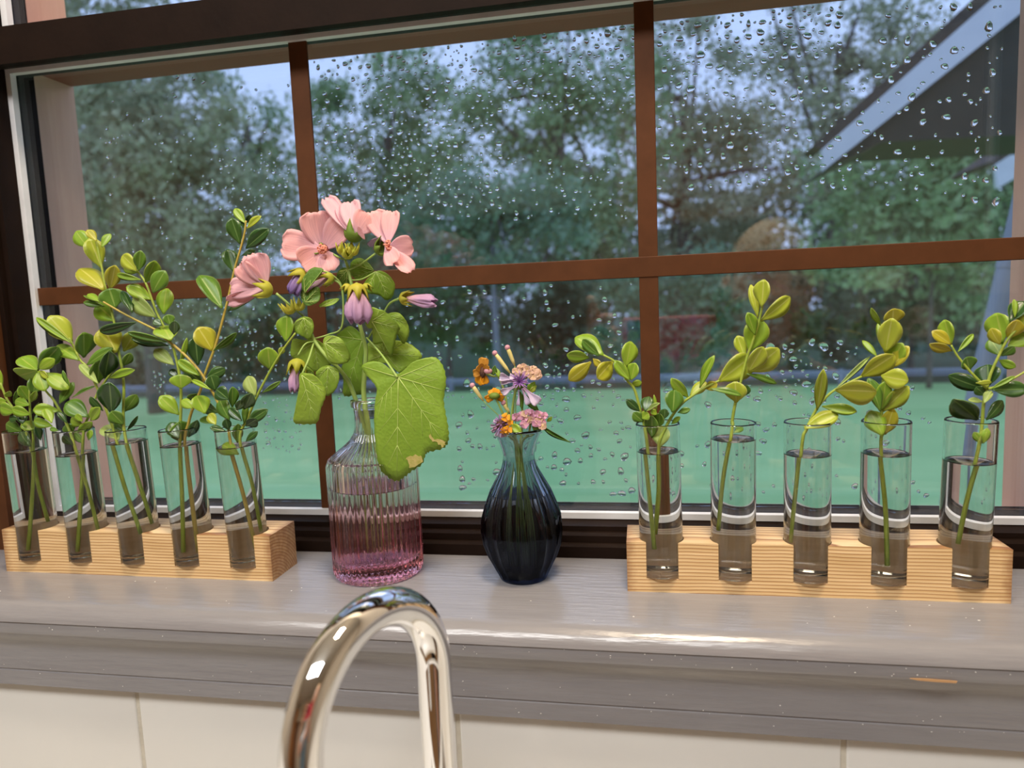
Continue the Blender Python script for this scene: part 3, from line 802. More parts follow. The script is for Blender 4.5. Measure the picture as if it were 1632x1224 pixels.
# pink ribbed bottle vase
PV = Vector((-0.2125, 0.0805, 0.0))
R0 = .0352
pp = [(0, .0035), (.028, .003), (.0318, 0.0), (.0335, .0012, 1), (R0, .005, 1)]
pp += [(R0, z, 1) for z in (.02, .04, .06, .08, .0895)]
pp += [(.0338, .0940, .8), (.0285, .0985, .7), (.0220, .1035, .5), (.0165, .1085, .3), (.0130, .1140, .15), (.0118, .1200), (.0116, .1290), (.0120, .1325), (.0120, .1345), (.0138, .1352), (.0141, .1375), (.0138, .1402),
       (.0100, .1405), (.0093, .1390), (.0092, .1200), (.0102, .1140), (.0135, .1085), (.0190, .1035), (.0255, .0985), (.0300, .0935), (.0312, .0880), (.0312, .0160), (.0295, .0125), (.0200, .0110), (0, .0105)]
v_, f_ = lathe(pp, 276, ribs=46, amp=.0009)
pv = glassware('bottle_vase', v_, f_, M['pinkglass'], PV)
tag(pv, 'ribbed bottle vase of clear to pink glass beside the left wooden block', 'vase')
v_, f_ = lathe([(0, .0103), (.0200, .0108), (.0296, .0123), (.0314, .0160), (.0314, .0725), (.0308, .0718), (.029, .0715), (0, .0715)], 72)
child_mesh('water', v_, f_, M['water'], pv)

# small dark blue vase with fluted belly
BV = Vector((-0.0935, 0.0785, 0.0))
bo = [(0, .002), (.0165, .0015), (.0178, 0), (.0188, .002), (.0215, .008, .6), (.0262, .018, 1), (.0297, .028, 1), (.0312, .038, 1), (.0303, .048, 1), (.0275, .058, 1), (.0230, .0685, 1), (.0178, .0785, .8),
      (.0137, .0865, .4), (.0121, .0925, .1), (.0120, .0965), (.0130, .1015), (.0152, .1080), (.0176, .1135), (.0183, .1152), (.0181, .1166)]
bi = [(.0166, .1164), (.0160, .1140), (.0135, .1080), (.0113, .1015), (.0102, .0965), (.0103, .0925), (.0118, .0865), (.0156, .0785), (.0206, .0685), (.0250, .058), (.0277, .048), (.0285, .038), (.0270, .028), (.0236, .018), (.0180, .0115), (.010, .0095), (0, .009)]
v_, f_ = lathe(bo + bi, 192, ribs=16, amp=.0011, twist=22, sharp=True)
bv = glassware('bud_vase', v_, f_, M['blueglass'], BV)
tag(bv, 'small smoky blue glass vase with fluted round belly', 'vase')
v_, f_ = lathe([(0, .0088), (.010, .0093), (.0182, .0113), (.0238, .018), (.0272, .028), (.0287, .038), (.0279, .048), (.0252, .058), (.0218, .0668), (.0212, .0664), (0, .0662)], 72)
child_mesh('water', v_, f_, M['water'], bv)

# ------------------------------------------------------------------ faucet
fa = tag(empty('faucet', (-0.112, -0.1, -0.39)), 'polished chrome gooseneck faucet in front of the sill', 'faucet')
ctr = Vector((-0.1265, -0.145, 0.0225)); dr = Vector((-0.030, -0.090, 0)).normalized(); rad = 0.0475
pts = [ctr - dr * rad + Vector((0, 0, z)) for z in (-0.40, -0.25, -0.15, -0.08, -0.03)]
pts += [ctr + Vector((0, 0, rad * math.sin(a))) - dr * rad * math.cos(a) for a in [math.pi * k / 28 for k in range(29)]]
pts += [ctr + dr * rad + Vector((0, 0, z)) for z in (-0.015, -0.03, -0.05)]
MB().tube(pts, 0.0092, 40).build('spout', M['chrome'], fa, smooth=True)
MB().tube([pts[0] - Vector((0, 0, .01)), pts[0] + Vector((0, 0, .012)), pts[0] + Vector((0, 0, .014))], [.026, .026, .020], 32).build('base_flange', M['chrome'], fa)
MB().tube([pts[-1] + Vector((0, 0, .004)), pts[-1] - Vector((0, 0, .018))], .0108, 32).build('aerator', M['chrome'], fa)
MB().tube([pts[0] + Vector((.012, 0, .05)), pts[0] + Vector((.03, 0, .055)), pts[0] + Vector((.085, -.01, .07))], [.008, .007, .005], 14).build('lever', M['chrome'], fa, smooth=True)
# counter and sink below the picture
ct = MB(); ct.box(XL, -.45, -.62, .024, -.44, -.392).box(.35, XR, -.62, .024, -.44, -.392).box(-.45, .35, -.62, -.55, -.44, -.392).box(-.45, .35, -.12 - .045, .024, -.44, -.392)
ct.box(-.45, .35, -.55, -.165, -.59, -.58)
tag(ct.build('counter_top', M['counter']), 'white kitchen counter with a sunk basin below the window', kind='structure')

# ------------------------------------------------------------------ leaves and petals (shared blade meshes)
def blade_mesh(name, outline, nl, nw, cup, bend, fold, mat, ruffle=0.0, notch=0.0, thick=0.018, seed=0):
    """blade along +Y (0..1), unit width in X, thickness in Z; outline = [(t, half width)]"""
    rs = random.Random(seed)
    ts = [o[0] for o in outline]; hs = [o[1] for o in outline]
    def hw(t):
        for i in range(len(ts) - 1):
            if ts[i] <= t <= ts[i + 1]:
                return hs[i] + (hs[i + 1] - hs[i]) * (t - ts[i]) / (ts[i + 1] - ts[i])
        return hs[-1]
    top = []; uvs = []
    ph = [rs.uniform(0, 6) for _ in range(4)]
    for i in range(nl + 1):
        t = i / nl; h = hw(t)
        for j in range(nw + 1):
            u = j / nw * 2 - 1
            x = h * u
            y = t
            if notch and t > .75: y = t - notch * (1 - abs(u)) * (t - .75) / .25 * .6
            z = cup * (x * 2) ** 2 + bend * t * t + fold * abs(x) * 2
            if ruffle: z += ruffle * t * t * (math.sin(u * 5 + ph[0] + t * 3) + .6 * math.sin(u * 11 + ph[1])); y += ruffle * .5 * t * math.sin(u * 9 + ph[2])
            top.append((x, y, z)); uvs.append((.5 + u * .5, t))
    n = len(top); row = nw + 1
    verts = top + [(x, y, z - thick) for x, y, z in top]
    faces = []
    for i in range(nl):
        for j in range(nw):
            a = i * row + j
            faces.append((a, a + 1, a + row + 1, a + row))
            faces.append((n + a, n + a + row, n + a + row + 1, n + a + 1))
    border = [j for j in range(row)] + [i * row + nw for i in range(1, nl + 1)] + [nl * row + j for j in range(nw - 1, -1, -1)] + [i * row for i in range(nl - 1, 0, -1)]
    for k in range(len(border)):
        a, b_ = border[k], border[(k + 1) % len(border)]
        faces.append((b_, a, n + a, n + b_))
    me = bpy.data.meshes.new(name); me.from_pydata(verts, [], faces)
    ul = me.uv_layers.new(name='UVMap')
    for lp in me.loops:
        ul.data[lp.index].uv = uvs[lp.vertex_index % n]
    me.polygons.foreach_set('use_smooth', [True] * len(me.polygons))
    me.materials.append(mat)
    return me


BOX = [(0, .05), (.06, .07), (.14, .17), (.27, .32), (.42, .44), (.58, .5), (.72, .47), (.84, .38), (.93, .24), (1, .06)]
PET = [(0, .09), (.1, .15), (.25, .29), (.42, .41), (.6, .48), (.78, .5), (.9, .45), (.97, .35), (1, .24)]
LAN = [(0, .06), (.15, .28), (.35, .47), (.5, .5), (.7, .38), (.88, .17), (1, .02)]
TRU = [(0, .12), (.3, .16), (.5, .24), (.7, .40), (.88, .5), (1, .46)]
BLADES = {}
def blade(kind, matkey, var):
    key = (kind, matkey, var)
    if key not in BLADES:
        m_ = M[matkey]
        if kind == 'box':
            cup, bend, fold = [(.10, -.10, .0), (.02, .10, .10), (.16, .05, .0), (-.05, -.22, .05)][var]
            BLADES[key] = blade_mesh('leaf', BOX, 9, 4, cup, bend, fold, m_)
        elif kind == 'pet':
            cup, bend = [(.06, .10), (.10, -.10), (.03, -.22), (.12, .2)][var]
            BLADES[key] = blade_mesh('petal', PET, 10, 8, cup, bend, 0, m_, ruffle=.030, notch=.05, thick=.008, seed=var)
        elif kind == 'lan':
            cup, bend = [(.1, -.1), (.05, .15), (.12, .0), (.0, -.3)][var]
            BLADES[key] = blade_mesh('leaf', LAN, 9, 4, cup, bend, .05, m_)
        elif kind == 'tru':
            BLADES[key] = blade_mesh('petal', TRU, 8, 6, [.25, .3, .2, .35][var], -.05, 0, m_, ruffle=.05, thick=.02, seed=var)
    return BLADES[key]


def put_blade(kind, matkey, parent, b, t, w, y0, dy=0.0, roll=None, yjit=.004, name=None, var=None):
    """blade from photo position b to t (pixels) at depth y0, seen width w (pixels)"""
    if roll is None: roll = random.uniform(-.55, .55)
    yb = y0 + random.uniform(-yjit, yjit)
    B = W(b[0], b[1], yb); T = W(t[0], t[1], yb + dy)
    ax = T - B; Ln = ax.length; ax.normalize()
    mid = (B + T) / 2
    view = (CAM - mid).normalized()
    nr = (view - ax * view.dot(ax)).normalized()
    nr = Matrix.Rotation(roll, 3, ax) @ nr
    sd = ax.cross(nr)
    wd = w * mpp(mid) / max(math.cos(roll), .5)
    me = blade(kind, matkey, random.randrange(4) if var is None else var)
    o = bpy.data.objects.new(name or me.name, me)
    link(o, parent)
    B = B - ORG[parent.name]
    o.matrix_basis = Matrix(((sd.x * wd, ax.x * Ln, nr.x * Ln, B.x), (sd.y * wd, ax.y * Ln, nr.y * Ln, B.y), (sd.z * wd, ax.z * Ln, nr.z * Ln, B.z), (0, 0, 0, 1)))
    return o


FRM = {1: (0, 510), 2: (60, 350), 3: (230, 330), 4: (220, 510), 5: (890, 510), 6: (1060, 440), 7: (1230, 480), 8: (1360, 470)}
def fx(f, x, y): return (FRM[f][0] + x / 6.0, FRM[f][1] + y / 6.0)


def sprig(tube, label, stems, leaves, dy=0.0, smat='stem', r0=.00125, bottom=None, lean_in=0.0):
    """stems: list of (frame, points top-down..); the first stem runs into the tube. leaves: (frame, bx,by,tx,ty,w,mat)"""
    base, le = BASES[tube]
    yb = base.y
    ax = Vector((math.sin(le), 0, math.cos(le)))
    bx, by_, bz = bottom                                # offset from tube axis at the bottom, height
    foot = base + ax * bz + Vector((bx, by_, 0))
    root = empty('boxwood_sprig', foot)
    tag(root, label, 'sprig', 'boxwood sprigs in the tubes')
    mb_main = None
    for si, st in enumerate(stems):
        pts = []
        n = len(st)
        for k, (f, x, y) in enumerate(st):
            px, py = fx(f, x, y)
            d = yb + dy * (1 - k / max(1, n - 1)) if si == 0 else yb + dy
            pts.append(W(px, py, d))
        if si == 0:
            zlast = pts[-1]
            # keep the stem inside the glass from the rim down
            rim = base + ax * .108
            q = (rim + Vector((max(-.009, min(.009, zlast.x - rim.x)), max(-.006, min(.006, dy)), 0)))
            if zlast.z < rim.z: pts[-1] = Vector((base.x + ax.x * (zlast.z - base.z) + max(-.0095, min(.0095, zlast.x - base.x - ax.x * (zlast.z - base.z))), yb + max(-.006, min(.006, dy * .3)), zlast.z))
            else: pts.append(q)
            mid = (pts[-1] + foot) / 2 + Vector((random.uniform(-.0015, .0015), random.uniform(-.001, .001), 0))
            pts += [mid, foot]
        cp = curve_pts(pts, 5)
        m_ = len(cp)
        rr = [(r0 if si == 0 else r0 * .8) * (.62 + .45 * i / m_) for i in range(m_)]
        MB().tube(cp, rr, 8).build('stem', M[smat], root, smooth=True)
        # leaf scars
    for lf in leaves:
        f, x0, y0, x1, y1, w, mk = lf[:7]
        ln = math.hypot(x1 - x0, y1 - y0) / 6 * .00048
        put_blade('box', mk, root, fx(f, x0, y0), fx(f, x1 + .06 * (x1 - x0), y1 + .06 * (y1 - y0)), w * 1.17 / 6.0, yb + dy, random.uniform(-.5, .35) * ln, lf[7] if len(lf) > 7 else None, yjit=.006)
    return root


sprig('L1', 'short bright boxwood sprig leaning past the left photo edge', [[(1, 5, 600), (1, 60, 745), (1, 130, 850), (1, 200, 960), (1, 300, 1190)]],
      [(1, 15, 670, -15, 470, 60, 'L'), (1, 55, 740, 95, 680, 50, 'L'), (1, 60, 770, -20, 790, 75, 'L'), (1, 140, 880, 25, 830, 105, 'L'), (1, 130, 800, 165, 670, 36, 'G'), (1, 170, 940, 95, 945, 65, 'D'), (1, 215, 1075, 45, 1010, 115, 'G')],
      dy=-.004, bottom=(.0065, .003, .030))
sprig('L1', 'upright bright boxwood sprig in the far left tube', [[(1, 282, 660), (1, 288, 880), (1, 310, 1050), (1, 335, 1200)]],
      [(1, 285, 770, 185, 640, 95, 'L'), (1, 280, 815, 128, 765, 90, 'L'), (1, 300, 785, 345, 680, 55, 'L'), (1, 290, 905, 138, 850, 90, 'L'), (1, 300, 905, 378, 780, 20, 'G'), (1, 215, 995, 205, 905, 75, 'D'),
       (1, 315, 1065, 240, 965, 105, 'L'), (1, 330, 1000, 342, 905, 24, 'G'), (1, 290, 1210, 170, 1075, 95, 'D'), (1, 390, 1150, 340, 1020, 60, 'D')],
      dy=-.006, bottom=(-.005, -.004, .008))
sprig('L2', 'boxwood sprig crowned by a flat rosette in the second left tube', [[(1, 370, 560), (1, 440, 680), (1, 510, 760), (1, 580, 880), (1, 640, 1000), (1, 720, 1150)]],
      [(1, 352, 478, 208, 380, 135, 'L'), (1, 370, 470, 545, 262, 150, 'G'), (1, 350, 482, 178, 545, 165, 'L'), (1, 350, 500, 315, 685, 115, 'G'), (1, 360, 490, 420, 660, 125, 'L'), (1, 368, 472, 482, 395, 95, 'L'),
       (1, 430, 505, 625, 620, 135, 'L'), (1, 372, 482, 462, 545, 55, 'Y'), (1, 565, 865, 335, 862, 110, 'L'), (1, 568, 800, 668, 615, 85, 'G'), (1, 660, 630, 598, 492, 32, 'G'), (1, 500, 1015, 342, 965, 85, 'L'),
       (1, 495, 985, 432, 865, 85, 'L'), (1, 640, 985, 560, 880, 50, 'D'), (1, 560, 1060, 490, 1040, 40, 'G'), (1, 690, 740, 880, 632, 26, 'G'), (1, 700, 1200, 610, 1110, 60, 'D')],
      dy=-.008, bottom=(.008, .002, .012))
sprig('L2', 'thin boxwood sprig with a broad round leaf in the second left tube', [[(1, 1035, 310), (1, 1088, 455), (1, 1020, 565), (1, 930, 705), (1, 858, 900), (1, 815, 1000), (1, 800, 1150)]],
      [(1, 842, 925, 632, 790, 160, 'G'), (1, 868, 962, 965, 835, 90, 'L'), (1, 790, 970, 735, 905, 55, 'L'), (1, 790, 1000, 665, 955, 85, 'L'), (1, 740, 1075, 855, 1010, 75, 'L'), (1, 690, 1090, 640, 1000, 95, 'G'), (1, 800, 1180, 700, 1090, 60, 'G'), (1, 840, 1150, 870, 1060, 50, 'L')],
      dy=-.003, bottom=(-.0055, -.004, .008))
sprig('L3', 'leaning boxwood sprig with paired leaves in the middle left tube', [[(1, 660, 170), (1, 700, 245), (1, 770, 385), (1, 835, 455), (1, 935, 660), (1, 1045, 935), (1, 1110, 1100)]],
      [(1, 690, 215, 490, -20, 185, 'Y'), (1, 690, 225, 398, 0, 70, 'L'), (1, 755, 385, 520, 222, 115, 'L'), (1, 805, 360, 795, 128, 160, 'G'), (1, 830, 430, 1020, 290, 95, 'G'), (1, 940, 610, 775, 450, 75, 'P'), (1, 940, 605, 935, 385, 150, 'G'),
       (1, 1000, 560, 1040, 305, 140, 'D'), (1, 1040, 555, 1295, 480, 75, 'L'), (1, 1065, 890, 1060, 600, 180, 'D'), (1, 985, 870, 870, 740, 60, 'D'), (1, 1130, 1145, 1025, 985, 165, 'P'), (1, 1180, 1000, 1070, 880, 115, 'G'), (1, 1190, 1060, 1110, 965, 90, 'D')],
      dy=-.004, bottom=(.0045, -.004, .024))
sprig('L3', 'tall boxwood sprig reaching the brown post from the middle left tube', [[(2, 560, 210), (2, 612, 450), (2, 650, 660), (2, 720, 930), (2, 765, 1130), (1, 1135, 300), (1, 1165, 450), (1, 1185, 650), (1, 1180, 900), (1, 1195, 1130)]],
      [(2, 485, 270, 355, 118, 130, 'L'), (2, 565, 205, 478, 112, 75, 'O'), (2, 612, 265, 685, 140, 62, 'L'), (2, 608, 460, 505, 195, 155, 'Y'), (2, 632, 675, 425, 440, 180, 'O'), (2, 692, 668, 742, 442, 125, 'O'),
       (2, 735, 970, 590, 820, 160, 'L'), (1, 1112, 312, 1000, 88, 215, 'O'), (1, 1182, 300, 1290, 112, 135, 'Y'), (1, 1182, 440, 1245, 335, 78, 'G'), (1, 1190, 875, 1295, 745, 105, 'G'), (1, 1212, 1062, 1315, 920, 34, 'D')],
      dy=.002, bottom=(.0085, .003, .030))
sprig('L4', 'boxwood sprig with pale oval leaves in the fourth left tube', [[(2, 945, 480), (2, 1030, 600), (2, 1095, 770), (2, 1140, 890), (2, 1200, 1010), (4, 310, 200), (4, 350, 310), (4, 395, 520), (4, 412, 720), (4, 405, 1000), (4, 410, 1180)]],
      [(2, 945, 485, 835, 352, 115, 'Y'), (2, 965, 492, 985, 305, 98, 'G'), (2, 1035, 600, 1115, 402, 120, 'L'), (2, 965, 505, 780, 490, 55, 'L'), (2, 985, 575, 780, 530, 60, 'L'), (2, 1100, 700, 1185, 518, 138, 'G'), (2, 1092, 765, 865, 655, 115, 'L'),
       (2, 1130, 935, 935, 755, 130, 'P'), (2, 1205, 905, 1205, 672, 132, 'L'), (2, 1270, 1010, 1240, 915, 95, 'G'), (2, 1305, 1100, 1310, 970, 85, 'D'), (2, 1272, 1155, 1200, 1000, 190, 'L'), (2, 1185, 1005, 1110, 965, 70, 'D'),
       (4, 345, 430, 160, 285, 108, 'P'), (4, 400, 425, 485, 215, 45, 'L'), (4, 375, 545, 305, 475, 70, 'D'), (4, 412, 655, 398, 535, 172, 'L'), (4, 392, 905, 220, 742, 130, 'L'), (4, 390, 1135, 305, 985, 120, 'D'), (4, 405, 1165, 430, 1005, 175, 'G'), (4, 480, 1120, 565, 995, 80, 'D')],
      dy=-.004, bottom=(-.0055, -.003, .010))
sprig('L4', 'tallest boxwood sprig with dark leaves, fourth left tube', [[(3, 972, 130), (3, 960, 240), (3, 920, 400), (3, 862, 600), (3, 812, 830), (3, 765, 1020), (4, 750, 220), (4, 710, 330), (4, 640, 520), (4, 590, 690), (4, 515, 870), (4, 480, 1000), (4, 440, 1180)]],
      [(3, 965, 155, 875, 32, 75, 'L'), (3, 985, 150, 1010, 80, 55, 'D'), (3, 980, 205, 1095, 92, 55, 'Y'), (3, 945, 200, 935, 120, 45, 'D'), (3, 915, 355, 840, 118, 120, 'D'), (3, 970, 395, 1158, 225, 115, 'D'), (3, 852, 615, 800, 420, 125, 'D'),
       (3, 930, 465, 1045, 412, 45, 'D'), (3, 742, 965, 540, 685, 150, 'G'), (3, 798, 995, 1085, 835, 95, 'D'), (4, 712, 295, 590, 80, 180, 'O'), (4, 720, 295, 928, 128, 65, 'G'), (4, 660, 545, 808, 480, 100, 'D'), (4, 572, 435, 550, 175, 138, 'D'), (4, 590, 700, 475, 775, 65, 'G')],
      dy=.003, smat='stem_o', bottom=(.001, .002, .008))
sprig('L5', 'long tan-stemmed boxwood sprig arching left from the tube nearest the pink vase', [[(2, 600, 770), (2, 780, 875), (2, 960, 970), (2, 1130, 1055), (4, 165, 105), (4, 400, 290), (4, 570, 465), (4, 690, 650), (4, 760, 780), (4, 850, 960), (4, 900, 1180)]],
      [(2, 742, 845, 690, 670, 200, 'G'), (2, 590, 785, 478, 695, 65, 'L'), (2, 595, 795, 448, 730, 25, 'L'), (2, 640, 830, 455, 795, 55, 'G'), (2, 905, 890, 830, 662, 90, 'D'), (2, 940, 985, 645, 1045, 90, 'D'), (2, 1240, 1170, 895, 1075, 70, 'G'), (2, 1250, 1205, 920, 1140, 75, 'D'),
       (4, 585, 530, 405, 395, 95, 'L'), (4, 612, 598, 450, 475, 135, 'D'), (4, 738, 675, 705, 538, 130, 'D'), (4, 695, 665, 535, 592, 45, 'L'), (4, 865, 760, 765, 670, 125, 'D'), (4, 902, 838, 900, 648, 85, 'G'), (4, 875, 955, 758, 765, 115, 'G'), (4, 765, 885, 648, 820, 95, 'D'),
       (4, 640, 895, 560, 742, 148, 'L'), (4, 525, 845, 412, 770, 85, 'L'), (4, 745, 1000, 690, 905, 85, 'Y'), (4, 705, 990, 598, 935, 65, 'G'), (4, 835, 1060, 695, 1038, 55, 'D'), (4, 865, 1055, 840, 955, 75, 'D')],
      dy=-.006, smat='stem_o', bottom=(.0055, -.001, .010))
sprig('L5', 'boxwood sprig leaning right toward the mallow from the tube nearest the pink vase', [[(4, 1505, 125), (4, 1400, 265), (4, 1285, 450), (4, 1200, 605), (4, 1130, 745), (4, 1050, 935), (4, 980, 1150)]],
      [(4, 1262, 475, 1240, 285, 170, 'L'), (4, 1122, 725, 1042, 548, 115, 'P'), (4, 1190, 695, 1350, 600, 45, 'G'), (4, 1412, 205, 1430, -30, 140, 'L'), (4, 1345, 335, 1390, 265, 55, 'Y'), (4, 945, 865, 995, 765, 75, 'D'), (4, 992, 965, 885, 855, 85, 'D'), (4, 1012, 855, 1085, 705, 118, 'D'),
       (4, 1012, 995, 1032, 825, 55, 'G'), (4, 1040, 985, 1215, 868, 95, 'D'), (4, 1030, 1015, 1130, 948, 95, 'D'), (4, 950, 1175, 960, 1000, 90, 'G'), (4, 960, 1280, 800, 1185, 110, 'L'), (4, 1030, 1160, 1120, 1080, 60, 'D')],
      dy=-.003, bottom=(.009, .002, .026))
sprig('R1', 'boxwood sprig bending left with yellow-tinged leaves beside the blue vase', [[(5, 430, 335), (5, 550, 410), (5, 650, 570), (5, 722, 655), (5, 770, 810), (5, 812, 960), (5, 850, 1200)]],
      [(5, 432, 335, 180, 155, 150, 'L'), (5, 392, 345, 250, 195, 95, 'G'), (5, 295, 362, 88, 325, 105, 'L'), (5, 312, 400, 130, 578, 130, 'O'), (5, 522, 395, 370, 548, 150, 'O'), (5, 640, 450, 700, 222, 138, 'L'), (5, 692, 575, 738, 420, 110, 'L'),
       (5, 682, 575, 552, 400, 95, 'L'), (5, 690, 625, 790, 595, 62, 'L'), (5, 782, 875, 665, 775, 75, 'D'), (5, 830, 875, 855, 735, 110, 'D'), (5, 812, 975, 722, 895, 95, 'G'), (5, 800, 945, 862, 895, 85, 'L'), (5, 330, 370, 400, 440, 60, 'O')],
      dy=-.004, bottom=(-.004, -.003, .020))
sprig('R1', 'boxwood sprig arching right over the next tube from the tube nearest the blue vase', [[(6, 520, 1000), (5, 1400, 645), (5, 1280, 725), (5, 1185, 795), (5, 1095, 905), (5, 1030, 1020), (5, 960, 1200)]],
      [(5, 1092, 885, 1115, 680, 155, 'G'), (5, 1245, 745, 1085, 565, 95, 'L'), (5, 1140, 885, 1250, 855, 55, 'G'), (5, 1080, 995, 1165, 928, 45, 'L'), (5, 1258, 725, 1395, 595, 95, 'Y'), (5, 1350, 650, 1465, 362, 75, 'L'), (5, 1395, 655, 1515, 610, 85, 'O'),
       (6, 512, 1008, 800, 780, 210, 'Y'), (6, 795, 915, 925, 685, 140, 'Y'), (6, 795, 920, 1070, 725, 190, 'Y'), (6, 780, 935, 1080, 1002, 60, 'G'), (6, 430, 1075, 715, 1125, 55, 'G'),
       (5, 970, 1218, 985, 1022, 155, 'P'), (5, 895, 1125, 900, 918, 118, 'G'), (5, 962, 1025, 972, 895, 95, 'G'), (5, 840, 872, 965, 800, 35, 'P'), (5, 1012, 945, 1020, 855, 85, 'D'), (5, 945, 905, 885, 868, 55, 'L'), (5, 940, 880, 925, 740, 28, 'L')],
      dy=-.003, bottom=(-.003, .002, .030))
sprig('R2', 'straight boxwood sprig with yellow-green leaves, second tube of the right block', [[(6, 930, 290), (6, 885, 480), (6, 830, 650), (6, 785, 770), (6, 725, 1000), (6, 670, 1224), (6, 640, 1400)]],
      [(6, 885, 395, 848, 92, 85, 'Y'), (6, 922, 295, 948, 48, 135, 'Y'), (6, 918, 425, 1202, 218, 138, 'Y'), (6, 862, 565, 788, 360, 95, 'L'), (6, 808, 725, 895, 425, 205, 'L'), (6, 762, 775, 690, 588, 108, 'Y'), (6, 680, 1210, 670, 1028, 185, 'Y'), (6, 745, 1155, 775, 1045, 90, 'D'), (6, 655, 1500, 740, 1440, 50, 'G')],
      dy=-.002, bottom=(-.0085, -.002, .034))
sprig('R3', 'boxwood sprig with long yellowing leaves leaning right, middle right tube', [[(7, 860, 720), (7, 610, 845), (7, 500, 940), (7, 420, 1045), (7, 330, 1230), (7, 290, 1330)]],
      [(7, 432, 1045, 490, 652, 98, 'Y'), (7, 480, 1005, 790, 1052, 95, 'L'), (7, 312, 1215, 608, 1105, 135, 'Y'), (7, 610, 850, 980, 850, 205, 'O'), (7, 610, 842, 935, 535, 45, 'P'), (7, 850, 725, 1148, 515, 170, 'O')],
      dy=-.004, bottom=(-.0095, -.002, .026))
sprig('R4', 'leafy boxwood sprig on one straight stem, fourth tube of the right block', [[(7, 1090, 480), (7, 1082, 600), (7, 1062, 800), (7, 1050, 1050), (7, 1058, 1224), (7, 1040, 1400)]],
      [(7, 1086, 492, 1140, 175, 185, 'Y'), (7, 1152, 230, 1160, 78, 155, 'O'), (7, 1070, 465, 1020, 215, 65, 'L'), (7, 1042, 235, 962, 60, 52, 'L'), (7, 1012, 535, 880, 380, 55, 'L'), (7, 1110, 645, 1255, 410, 160, 'L'), (7, 1130, 645, 1315, 450, 120, 'O'),
       (7, 1045, 712, 1285, 760, 175, 'Y'), (7, 1060, 1055, 1295, 822, 140, 'Y'), (7, 1050, 1045, 1085, 795, 130, 'L'), (7, 1040, 1055, 945, 755, 110, 'G'), (7, 1062, 1290, 960, 1062, 165, 'L'), (7, 1080, 1275, 1155, 1055, 130, 'O')],
      dy=-.003, bottom=(.001, -.003, .012))
sprig('R5', 'dark-leaved boxwood sprig with bright tips in the far right tube', [[(8, 1570, 320), (8, 1470, 435), (8, 1390, 585), (8, 1315, 750), (8, 1280, 880), (8, 1245, 1050), (8, 1232, 1224), (8, 1200, 1420)], [(8, 935, 480), (8, 1000, 590), (8, 1110, 725), (8, 1215, 835), (8, 1275, 890)], [(8, 1640, 735), (8, 1530, 800), (8, 1400, 870), (8, 1290, 900)]],
      [(8, 1412, 585, 1320, 420, 135, 'G'), (8, 1425, 455, 1385, 190, 190, 'L'), (8, 1405, 475, 1305, 345, 100, 'O'), (8, 1480, 425, 1565, 245, 120, 'O'), (8, 1480, 485, 1660, 400, 140, 'L'), (8, 1560, 335, 1680, 200, 120, 'Y'), (8, 1500, 250, 1640, 80, 140, 'D'), (8, 1545, 215, 1545, 50, 45, 'L'), (8, 1420, 585, 1530, 495, 78, 'G'),
       (8, 1390, 622, 1538, 690, 78, 'L'), (8, 1325, 905, 1628, 905, 140, 'D'), (8, 1315, 900, 1535, 785, 48, 'L'), (8, 1290, 870, 1290, 680, 190, 'D'), (8, 1275, 905, 935, 805, 135, 'D'), (8, 1262, 965, 1180, 885, 90, 'D'), (8, 1170, 842, 1325, 842, 45, 'Y'), (8, 1250, 1035, 1315, 925, 65, 'P'), (8, 1242, 1022, 1115, 1000, 45, 'P'),
       (8, 1190, 1195, 960, 980, 185, 'D'), (8, 1270, 1195, 1452, 1025, 100, 'D'), (8, 1112, 725, 1080, 600, 122, 'G'), (8, 1000, 545, 1135, 388, 55, 'L'), (8, 935, 475, 880, 250, 120, 'L'), (8, 935, 475, 775, 355, 98, 'O'), (8, 945, 535, 730, 460, 88, 'O'), (8, 1235, 1420, 1160, 1330, 70, 'L'), (8, 1240, 1420, 1290, 1290, 70, 'L')],
      dy=-.003, bottom=(-.0045, -.003, .028))

# ------------------------------------------------------------------ mallow in the pink vase
FRM.update({11: (430, 300), 12: (430, 440), 13: (450, 570)})
YM = PV.y


